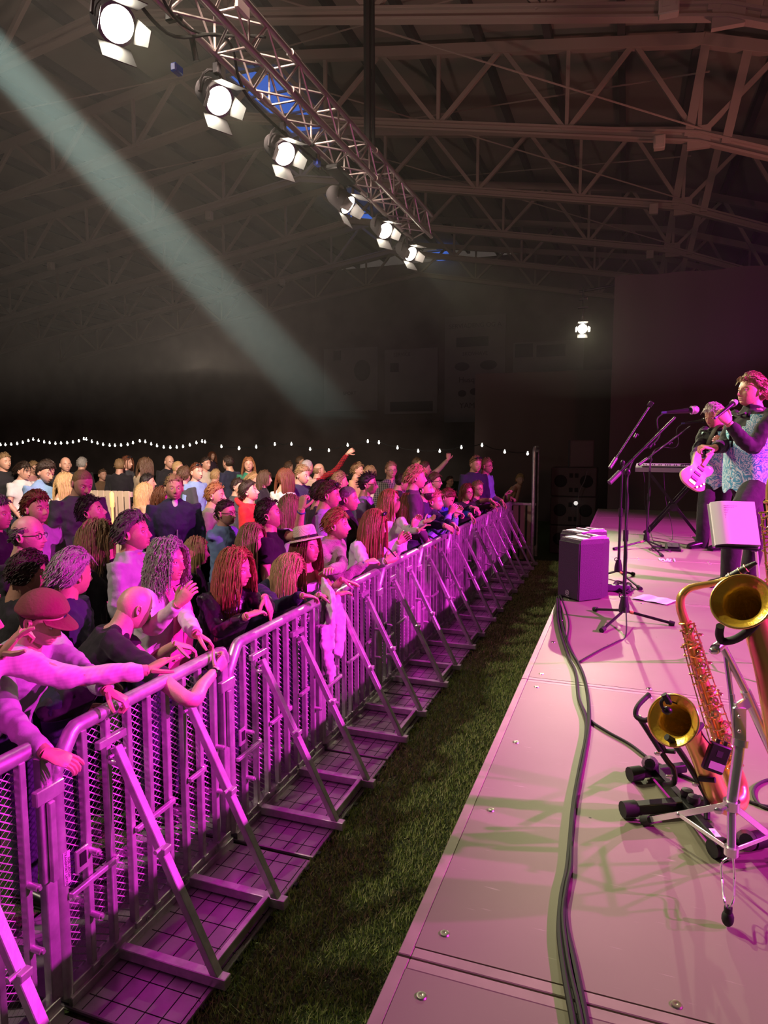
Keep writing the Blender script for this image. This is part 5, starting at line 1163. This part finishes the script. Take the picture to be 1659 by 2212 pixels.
person('person with glasses, red lips and black top at the far barrier, hands folded',1009,1064,35,row=-2.42,yaw=-38,hair='long',hc='auburn',fem=1,top='black',lean=12,acc=('glasses',),s=1.1,hl=.16,
  arms={'R':(UX(1018,1095,rx),N0([.6,-.3,.0]),up3,.7),'L':(UX(1026,1098,rx),N0([.6,-.2,-.4]),up3,.7)})
person('person with short light hair, glasses and dark top, right of the one with folded hands',1032,1056,34,row=-2.44,yaw=-30,hair='short',hc='dblond',fem=1,top='darkp',lean=16,acc=('glasses',),s=1.1,
  arms={'R':(UX(1062,1092,rx),N0([.7,.2,-.4]),up3,.5),'L':(UX(1066,1084,rx),N0([.7,.3,-.3]),up3,.5)})
person('person in blue t-shirt with arm stretched along the barrier, looking left',1046,1024,37,row=-2.60,yaw=40,hair='short',hc='dgrey',top='tee',sleeve='short',lean=14,tyaw=-20,s=1.12,bulk=1.1,
  arms={'L':(UX(1084,1082,rx),N0([.6,.3,-.8]),up3,.4),'R':(UX(1060,1080,rx),N0([.6,.3,-.6]),up3,.5)})
person('tall person in navy jacket with sunglasses on the head, far right of crowd',1028,1003,37,yaw=-45,pitch=-8,hair='short',hc='dblond',top='navy',acc=('headshades',),bulk=1.1,d=12.2,s=1.15)
person('person with light hair in glasses squeezed behind the blue t-shirt person',1052,1007,33,yaw=-20,hair='short',hc='dblond',top='lblue',acc=('glasses',),d=12.6,s=1.12)
person('smiling slim person with pulled back blond hair, leaning out at barrier end',1124,1036,32,row=-2.30,yaw=-62,pitch=-4,hair='bun',hc='blond',fem=1,sk=2,top='tan',sleeve='none',lean=40,tyaw=-15,s=1.05,
  arms={'R':(UX(1093,1067,rx),N0([.4,-.1,.4]),up3,.6),'L':(UX(1104,1075,rx+.0),N0([.6,-.3,-.2]),up3,.7)})
# second and third rows
C=person
C('grey haired short curly head person in navy sweater, seen from behind the capped person',158,1240,96,yaw=75,pitch=-5,hair='thick',hc='grey',top='navy',tyaw=20,sk=1)
C('dark haired person turned away in black top at the left edge, behind the red cap',62,1240,92,yaw=70,pitch=-8,hair='short',hc='dark',top='black',sk=3)
C('balding person in glasses looking right at the left edge',62,1156,84,yaw=18,hair='balding',hc='dgrey',top='black',acc=('glasses',),sk=2)
C('person with long blond-brown hair pressing a hand to the face, dark top',208,1166,80,yaw=30,pitch=-12,hair='wavy',hc='dblond',fem=1,top='black',hl=.26,
  arms={'R':(D(238,1205,5.0),UP*1.+RT*.1,RT*.8-FW*.2,[.12,.12,.15,.2],N0([.3,-.3,-1]))})
C('person with thick dark grey hair and pale collared shirt, in profile to the right',290,1150,82,yaw=14,pitch=8,hair='thick',hc='dgrey',top='lgrey',acc=('collar',),sk=0)
C('person with chin length wavy blond hair between grey curls and leather jacket',424,1192,60,yaw=28,hair='bob',hc='blond',fem=1,top='black')
C('person of whom only dark tousled hair shows above the blond bob',415,1146,50,yaw=40,pitch=-20,hair='thick',hc='auburn',top='black')
C('person with long straight dark blond hair in profile above the blond blazer wearer',545,1164,66,yaw=8,hair='long',hc='dblond',fem=1,top='black')
C('person with dark hair and black t-shirt raising a bare arm with closed fist',583,1112,64,yaw=18,pitch=18,hair='short',hc='dark',top='black',sleeve='short',acc=('bandL',),
  arms={'L':(D(652,1098,6.0),UP*1.+RT*.12,-RT*.5-FW*.6,1.25,N0([.2,.2,-1]))})
C('person with long purple lit hair half hidden behind the raised fist',628,1098,58,yaw=30,hair='long',hc='dblond',fem=1,top='lgrey')
C('person with bright sunglasses on the head and pinkish tee, next to raised fist',712,1070,56,yaw=15,pitch=-5,hair='short',hc='brown',top='purple',acc=('headshades',),sk=1)
C('heavy person in black shirt looking right behind the fleece jacket',752,1078,55,yaw=14,hair='buzz',hc='dgrey',top='black',bulk=1.2,acc=('collar',),sk=1)
C('person in glasses and purple t-shirt with dark quiff, behind the black shirt',796,1046,46,yaw=10,hair='spiky',hc='black',top='purple',sleeve='short',acc=('glasses',))
C('person in black and white checked shirt with glasses, facing the camera far back',845,1016,35,yaw=-55,hair='short',hc='dblond',top='grey',mat_top=bwpl,acc=('glasses',))
C('person with curly blond hair lit pink, behind the navy hooded person',900,1032,48,yaw=22,hair='curly',hc='blond',top='darkp',hl=.07)
C('person with glasses and short brown curls between the curly blond and the bright blue',940,1040,34,yaw=0,hair='thick',hc='brown',top='grey',acc=('glasses',))
C('person in pale top raising one arm with a small fist, far right of centre',918,1012,30,yaw=30,hair='short',hc='brown',top='beige',
  arms={'L':(D(968,992,13.2),UP*1.+RT*.1,-FW,1.2,N0([.4,.3,-1]))})
C('person in red checked shirt raising a long arm with a fist',690,1016,30,yaw=35,hair='balding',hc='dblond',top='red',mat_top=redpl,
  arms={'L':(D(752,978,12.6),RT*.8+UP*.5,-FW+UP*.2,1.1,N0([.4,.3,-1]))})
C('person with grey cropped hair and beige shirt seen from behind, left of red checked arm',664,1010,34,yaw=70,hair='buzz',hc='grey',top='beige')
C('person with light brown hair and dark blue shirt looking down, centre of the crowd',654,1026,40,yaw=-10,pitch=-12,hair='short',hc='dblond',top='navy')
C('person with long auburn hair and white blouse, seen from behind in the centre',616,1034,42,yaw=75,hair='long',hc='auburn',fem=1,top='white',hl=.26)
C('small far head between the auburn long hair and the beige shirt',649,997,22,yaw=20,hair='short',hc='brown',top='black')
C('far brown haired person behind the long auburn hair',624,1009,24,yaw=60,hair='short',hc='brown',top='dgrey')
C('person with dark hair tied back, looking right, left of the white blouse',572,1034,34,yaw=15,hair='long',hc='brown',fem=1,top='black',hl=.2)
C('person with curly dark blond hair behind the purple t-shirt',774,1016,30,yaw=0,hair='curly',hc='dblond',top='tan',hl=.06)
C('person with light blond hair seen from behind, right of the curly head',799,1022,30,yaw=80,hair='bob',hc='dblond',fem=1,top='cream',hl=.13)
C('far dim face above the curly blond head',901,1001,24,yaw=15,hair='short',hc='brown',top='black')
C('far dim face in the dark between raised arm and navy jacket',972,1040,22,yaw=-30,hair='short',hc='dark',top='black',acc=('glasses',),d=15.5)
C('person in black jacket with folded arms, head bowed, near the raised sleeve',870,1042,36,yaw=25,pitch=-20,hair='short',hc='dark',top='black')
# left and middle field
C('person with brown hair and grey sweater looking right at left, above the balding one',80,1098,68,yaw=-8,hair='thick',hc='auburn',top='lgrey')
C('person with long brown hair standing between grey sweater and upturned dark head',118,1120,56,yaw=60,hair='long',hc='auburn',fem=1,top='lblue')
C('person with dark hair and upturned face, eyes nearly closed, dark grey tee',198,1106,66,yaw=22,pitch=16,hair='short',hc='black',top='dgrey',sleeve='short')
C('tall person with receding blond hair and dark green sweater looking down right',178,1044,60,yaw=-20,pitch=-22,hair='buzz',hc='dblond',top='dgrey',bulk=1.1)
C('person with blond straight hair seen from behind at left',141,1046,46,yaw=85,hair='long',hc='blond',fem=1,top='cream',hl=.22)
C('person in light blue shirt with dark hair looking down at left',100,1020,46,yaw=-8,pitch=-20,hair='thick',hc='dark',top='lblue',acc=('collar',))
C('person in white t-shirt with short dark hair and strap, far left',52,1018,36,yaw=0,pitch=-8,hair='bob',hc='dark',fem=1,top='white',sleeve='short',hl=.10,bulk=1.15)
C('person with short light brown hair in black at the far left edge',10,998,36,yaw=-10,hair='short',hc='dblond',top='black')
C('person with curly grey-blond hair and pink top behind the white t-shirt',73,1012,28,yaw=10,hair='thick',hc='dblond',fem=1,top='pink')
C('bald person in black facing the camera, far left',142,1004,33,yaw=-30,hair='bald',top='black',bulk=1.1)
C('person with light grey hair turned away, right of the bald person in black',178,1002,28,yaw=100,hair='short',hc='grey',top='black')
C('child with brown hair leaning elbows near the slatted fence',222,1026,24,yaw=-20,hair='short',hc='brown',top='brown')
C('person in black sweater seen from behind beside the candle lamp',259,1006,29,yaw=110,hair='short',hc='dblond',top='black',trous='black',bulk=1.05)
C('person with long hair and sunglasses on head behind the black sweater',275,1000,28,yaw=0,hair='long',hc='auburn',fem=1,top='dgrey',acc=('headshades',),hl=.25)
C('person with long straight brown hair and beige top seen from behind',314,1006,34,yaw=75,hair='long',hc='brown',fem=1,top='beige',hl=.3)
C('bald person in dark clothes near centre left, looking down',366,998,28,yaw=-25,pitch=-8,hair='bald',top='black')
C('person with light cropped hair and blue-grey shirt, right of far bald person',385,1011,30,yaw=25,hair='buzz',hc='blond',top='dgrey')
C('person with fluffy brown hair seen from behind, centre left',399,1027,36,yaw=85,hair='thick',hc='brown',top='dgrey')
C('person in light blue blouse with sunglasses on head, hand on a bag strap',425,1020,36,yaw=-15,hair='short',hc='auburn',fem=1,top='lblue',acc=('headshades',),bulk=1.05)
C('young person with dark hair and beige shirt, hand to mouth',445,1002,28,yaw=-15,hair='short',hc='dark',top='cream')
C('very far dim person with long brown hair above the dark haired youth',458,985,18,yaw=-20,hair='long',hc='auburn',fem=1,top='darkp')
C('small child with white blond hair in front of the light blue blouse',467,1028,28,yaw=70,hair='short',hc='blond',top='tan')
C('person with dark hair and navy shirt, hand raised to the chin',492,1000,30,yaw=170,hair='short',hc='dark',top='navy')
C('person with long red-blond hair and green top',537,1004,31,yaw=-60,hair='long',hc='ginger',fem=1,top='green',hl=.3)
C('person with blond bun and bare back left of centre',548,1038,32,yaw=20,hair='bob',hc='blond',fem=1,top='tan',sleeve='none',hl=.10)
C('person with short black hair in tan t-shirt seen from behind',320,1042,36,yaw=35,hair='short',hc='black',top='tan',sleeve='short',bulk=1.05)
C('person with light blond ponytail leaning on tan t-shirt shoulder',312,1064,40,yaw=55,hair='long',hc='blond',fem=1,top='tan',sleeve='short',hl=.22)
C('person in navy zip jacket over pale tee hugging the dark red haired one',376,1054,54,yaw=-45,hair='short',hc='dblond',top='navy',acc=('zip','innerw','collar'),bulk=1.15,sk=1)
C('person with dark red bob and glasses in black, leaning on the navy zip jacket',352,1080,52,yaw=0,hair='bob',hc='auburn',fem=1,top='black',acc=('glasses',),hl=.14)
C('person with ginger cropped hair and olive t-shirt looking right',466,1070,50,yaw=12,hair='short',hc='ginger',top='olive',sleeve='short')
C('person with dark short hair and glasses, both hands at the mouth',489,1108,54,yaw=-8,hair='short',hc='dark',fem=1,top='lblue',acc=('glasses',),
  arms={'R':(D(476,1128,7.4),UP,RT-FW*.4,.2),'L':(D(482,1130,7.3),UP,-RT-FW*.4,.2)})
C('person in red hooded sweatshirt with dark red hair and chin up',539,1062,44,yaw=15,pitch=12,hair='thick',hc='dark',top='red',acc=('hood',))
C('partly cropped person at the left edge with pink lit face, above the balding one',-6,1110,72,yaw=15,hair='short',hc='dgrey',top='black')
C('person with dark brown hair in black behind the olive t-shirt',515,1052,36,yaw=0,hair='short',hc='dark',top='dgrey')
C('person with fair hair in profile just left of the dark quiff',735,1040,40,yaw=40,hair='short',hc='dblond',top='grey')
C('tall person with dark hair in purple shadow behind the sunglasses on head',695,1066,50,yaw=50,hair='thick',hc='dark',top='darkp')
# ---------------------------------------------------------------- PERFORMERS
def brocade():
    m=bpy.data.materials.new('brocade_blue'); m.use_nodes=True; nt=m.node_tree; b=nt.nodes['Principled BSDF']; b.inputs['Roughness'].default_value=.38; b.inputs['Specular IOR Level'].default_value=.6
    tc=nt.nodes.new('ShaderNodeTexCoord'); n=nt.nodes.new('ShaderNodeTexNoise'); n.inputs['Scale'].default_value=8; n.inputs['Distortion'].default_value=3.0; n.inputs['Detail'].default_value=1
    w=nt.nodes.new('ShaderNodeMath'); w.operation='MULTIPLY'; w.inputs[1].default_value=38
    s=nt.nodes.new('ShaderNodeMath'); s.operation='SINE'
    r=nt.nodes.new('ShaderNodeValToRGB'); r.color_ramp.elements[0].color=(.08,.42,.60,1); r.color_ramp.elements[1].color=(.70,.92,.95,1); r.color_ramp.elements[0].position=.35; r.color_ramp.elements[1].position=.7
    nt.links.new(tc.outputs['Object'],n.inputs[0]); nt.links.new(n.outputs['Fac'],w.inputs[0]); nt.links.new(w.outputs[0],s.inputs[0])
    mr=nt.nodes.new('ShaderNodeMapRange'); mr.inputs[1].default_value=-1; nt.links.new(s.outputs[0],mr.inputs[0]); nt.links.new(mr.outputs[0],r.inputs[0]); nt.links.new(r.outputs[0],b.inputs['Base Color']); return m
brc=brocade(); g0='performers on stage'
def vest(t,S_,Rt,s,bulk,side=1.9):
    # front panels wrapping the chest, V neck and pointed hem
    bx_=1+(bulk-1)*1.2; V=[];nr,nc=26,30
    zz=np.linspace(-.04,-.60,nr); tz=[-.04,-.10,-.20,-.33,-.45,-.55,-.62]; ta=[.105,.125,.148,.148,.145,.142,.135]; tcx=[.145,.186,.180,.172,.178,.182,.182]
    for lay in(0,.006):
        for z in zz:
            for j in range(nc):
                a=-side+2*side*j/(nc-1); zc=z
                if z<-.5: zc=z-.05*math.exp(-((abs(a)-.45)/.28)**2)*min(1,(-z-.5)/.1)
                r1=np.interp(-zc,[-q for q in tz],ta)*bx_+lay; r2=np.interp(-zc,[-q for q in tz],tcx)*bulk+lay
                V.append(S_((.006+r1*math.copysign(abs(math.cos(a))**.85,math.cos(a)),r2*math.sin(a),zc)))
    Fc=[];m=nr*nc
    for i in range(nr-1):
        for j in range(nc-1):
            a=abs(-side+2*side*(j+.5)/(nc-1)); z=zz[i]
            if a<.62*max(0,(z+.27)/.23): continue
            if z>-.16 and a>1.25: continue
            f=(i*nc+j,i*nc+j+1,(i+1)*nc+j+1,(i+1)*nc+j); Fc+=[f,tuple(q+m for q in f[::-1])]
    MB().add(V,Fc).build('vest',brc,t,local=False)
    b=MB()
    for k in range(4): b.ell(S_((.152*bx_,0,-.30-.075*k)),.008*s,8)
    b.build('button',screwm,t,local=False)
    MB().tube([S_((.10*bx_,-.05,-.03)),S_((.12*bx_,0,-.045)),S_((.10*bx_,.05,-.03))],[.02*s,.008*s,.02*s],8,flat=.5).build('bow_tie',cloth('black'),t,local=False)
gd=UZ(1572,1262,STZ); sd_=5.95
HP=D(1622,845,sd_)
bs=np.array([HP[0]+.03,HP[1]+.02,STZ])
T=person('person singing in a blue brocade vest and black shirt, holding a microphone, at right edge',1622,845,78,d=sd_,yaw=212,pitch=4,hair='thick',hc='dblond',sk=0,top='black',bulk=1.14,ground=STZ,lean=0,tyaw=212,trous='black',s=1.14,acc=('collar','bandR'),
  arms={'L':(D(1574,914,5.72),-RT*.6+UP*.75-FW*.1,-FW,[1.0,1.0,1.05,1.1],-UP+RT*.1),'R':(D(1543,968,5.85),-RT*.9+UP*.12,UP-FW*.4,.9,-UP+FW*.3)},
  legs={1:(D(1588,1140,5.75),D(1576,1250,5.80)),-1:(D(1630,1140,6.0),D(1618,1235,6.05))})
vest(T[0],T[5],T[4],T[3],1.14)
mic(D(1549,900,5.66),D(1588,868,5.78),'black microphone with silver head held at the mouth of the singer',s=1.15)
gd_=8.0; GH=D(1542,899,gd_)
T=person('person with white hair in a blue brocade vest playing a cream electric guitar',1542,899,62,d=gd_,yaw=228,pitch=-20,hair='thick',hc='white',sk=0,top='black',bulk=1.10,ground=STZ,lean=2,tyaw=222,trous='black',s=1.12,
  arms={'R':(D(1502,997,7.55),RT*.9-UP*.15,-FW,.6,-UP-RT*.5),'L':(D(1563,962,7.6),-RT*.5+UP*.5,-FW,.9,-UP+RT*.4)},
  legs={-1:(D(1522,1100,7.95),D(1516,1182,7.9)),1:(D(1560,1100,8.0),D(1562,1188,7.75))})
vest(T[0],T[5],T[4],T[3],1.10)
# electric guitar
cb=D(1507,1020,7.48); nk=D(1562,938,7.62); dn=nrm(nk-cb); nz=nrm(-FW-dn*(-FW@dn)); wy=np.cross(nz,dn)
t=thing('electric_guitar','cream electric guitar hanging at the white haired player waist','guitar',cb)
out=[(-.21,.0),(-.20,.09),(-.14,.155),(-.05,.14),(.02,.105),(.09,.13),(.17,.15),(.205,.12),(.17,.07),(.12,.035),(.10,.0),(.12,-.04),(.15,-.09),(.12,-.135),(.05,-.13),(.0,-.105),(-.06,-.13),(-.13,-.165),(-.19,-.11)]
o2=spline([np.array([a,b_,0]) for a,b_ in out+[out[0]]],3)[:-1]; n=len(o2); V=[]
for z,k in((-.022,.95),(-.016,1),(.016,1),(.022,.95)): V+= [dn*(p[0]*k)+wy*(p[1]*k)+nz*z for p in o2]
MB().add(V,[tuple(range(n-1,-1,-1)),tuple(range(3*n,4*n))]+[(k*n+i,k*n+(i+1)%n,(k+1)*n+(i+1)%n,(k+1)*n+i) for k in range(3) for i in range(n)]).build('guitar_body',M('guitar_cream',(.72,.58,.38),.25,coat=.6),t)
MB().bar(dn*.08+nz*.025,dn*.60+nz*.03,.048,.022,up=nz).build('neck',M('maple',(.50,.28,.10),.35),t)
b=MB(); b.bar(dn*.60+nz*.025,dn*.76+nz*.02,.075,.016,up=nz,bev=.006)
for k in range(6): b.ell(dn*(.62+.024*k)+wy*.05+nz*.02,.008,6)
b.build('headstock',MATS['maple'],t)
b=MB(); 
for x in(-.10,-.03,.04): b.box(dn*x+nz*.026,(.03,.08,.008),np.stack([dn,wy,nz],1),bev=.003)
b.build('pickup',blackp,t)
b=MB(); b.box(dn*-.15+nz*.026,(.03,.08,.01),np.stack([dn,wy,nz],1)); 
for q in((-.13,-.10),(-.09,-.115),(-.17,-.07)): b.lathe([(0,.02),(.012,.02),(.012,0)],dn*q[0]+wy*q[1]+nz*.022,nz,10)
b.build('bridge_and_knobs',chrome,t)
Sg=T[5]; st=M('strap_brown',(.05,.035,.02),.6)
tag(MB().tube(spline([cb+dn*.22+wy*.09,Sg((.19,-.02,-.30)),Sg((.185,.06,-.12)),Sg((.11,.10,.02)),Sg((-.10,.08,-.02)),Sg((-.17,-.05,-.25)),Sg((-.12,-.20,-.42)),cb-dn*.2],5),.028,8,flat=.2).build('guitar_strap',st),'brown patterned strap across the chest of the guitar player','strap')
# ---------------------------------------------------------------- draped jacket
V=lambda u,v,x=.055: UX(u,v,BX+x)
t=thing('draped_jacket','white jacket hanging over the barrier rail below the hatted person','jacket',V(712,1340))
b=MB(); O=V(712,1340)
b.tube(spline([V(700,1262,-.06)-O,V(706,1283,.02)-O,V(714,1300,.075)-O,V(712,1350,.07)-O,V(712,1392,.065)-O],4),np.interp(np.linspace(0,1,17),[0,.3,1],[.07,.115,.095]),14,flat=.34,up=(1,0,0))
b.tube(spline([V(722,1300,.085)-O,V(735,1345,.085)-O,V(733,1390,.08)-O,V(728,1418,.08)-O],4),np.interp(np.linspace(0,1,13),[0,1],[.085,.07]),12,flat=.45,up=(1,0,0))
b.tube(spline([V(702,1350,.075)-O,V(705,1400,.08)-O,V(712,1440,.08)-O,V(717,1466,.08)-O],4),np.interp(np.linspace(0,1,13),[0,1],[.075,.062]),12,flat=.45,up=(1,0,0))
o=b.build('jacket_cloth',cloth('white'),t); remesh(o,.011,.03,.05,1)
# phone
pc=UX(846,1193,BX+.20)
t=thing('mobile_phone','black mobile phone held above the barrier by the fluffy sweater person','phone',pc)
Rp=np.array(Matrix.Rotation(.5,3,'Z')@Matrix.Rotation(.9,3,'Y'))
MB().box((0,0,0),(.078,.15,.010),Rp,bev=.004).build('phone_body',blackp,t); MB().box(Rp@np.array([0,.05,.006]),(.03,.03,.002),Rp,bev=.001).build('camera_bump',dark,t)
# pointing hand person at left edge
b=None
PH=person('person hidden past the left edge with one raised pointing hand',-190,1290,100,row=-2.75,yaw=30,hair='short',hc='brown',top='lgrey',sleeve='roll',s=1.0,
  arms={'L':(UX(8,1408,-2.12),RT*.6+UP*.7,-FW*.3-RT*.5+UP*.4,[.2,1.0,1.1,1.2],-UP+RT*.2)})
# ---------------------------------------------------------------- haze lit by a follow spot
A_=D(0,128,7.); B_=D(620,790,16.); dr=nrm(B_-A_); Sp=A_-dr*5.7; 
BEAM=(.62,.95,.86)
l=lamp('follow_spot_light','SPOT',Sp,B_,BEAM,56000,.02,5.0,.6)
hz=bpy.data.materials.new('haze'); hz.use_nodes=True; nt=hz.node_tree; nt.nodes.clear(); om=nt.nodes.new('ShaderNodeOutputMaterial'); vs=nt.nodes.new('ShaderNodeVolumeScatter')
vs.inputs['Density'].default_value=.035; vs.inputs['Color'].default_value=(.9,.9,.9,1); nt.links.new(vs.outputs[0],om.inputs['Volume'])
ge=nt.nodes.new('ShaderNodeNewGeometry'); dt=nt.nodes.new('ShaderNodeVectorMath'); dt.operation='DOT_PRODUCT'; dt.inputs[1].default_value=tuple(dr); nt.links.new(ge.outputs['Position'],dt.inputs[0])
m0=float(A_@dr); mr=nt.nodes.new('ShaderNodeMapRange'); mr.inputs[1].default_value=m0+2; mr.inputs[2].default_value=m0+14.5; mr.inputs[3].default_value=.040; mr.inputs[4].default_value=0.0; nt.links.new(dt.outputs['Value'],mr.inputs[0]); nt.links.new(mr.outputs[0],vs.inputs['Density'])
L=np.linalg.norm(B_-A_)
o=MB().lathe([(0,0),(.24,0),(.22+.048*(L+6.5),L+6),(0,L+6)],A_-dr*.6,dr,28).build('haze_cloud',hz); tag(o,'thin haze showing the pale green light beam across the hall','haze',kind='stuff')
hz2=bpy.data.materials.new('thin_haze'); hz2.use_nodes=True; nt=hz2.node_tree; nt.nodes.clear(); om=nt.nodes.new('ShaderNodeOutputMaterial'); vs=nt.nodes.new('ShaderNodeVolumeScatter')
vs.inputs['Density'].default_value=.0035; vs.inputs['Color'].default_value=(.95,.95,.95,1); nt.links.new(vs.outputs[0],om.inputs['Volume'])
tag(MB().box((-13.6,17,6.4),(30,32,6.6)).build('haze_layer',hz2),'thin stage haze filling the air under the hall roof','haze',kind='stuff')
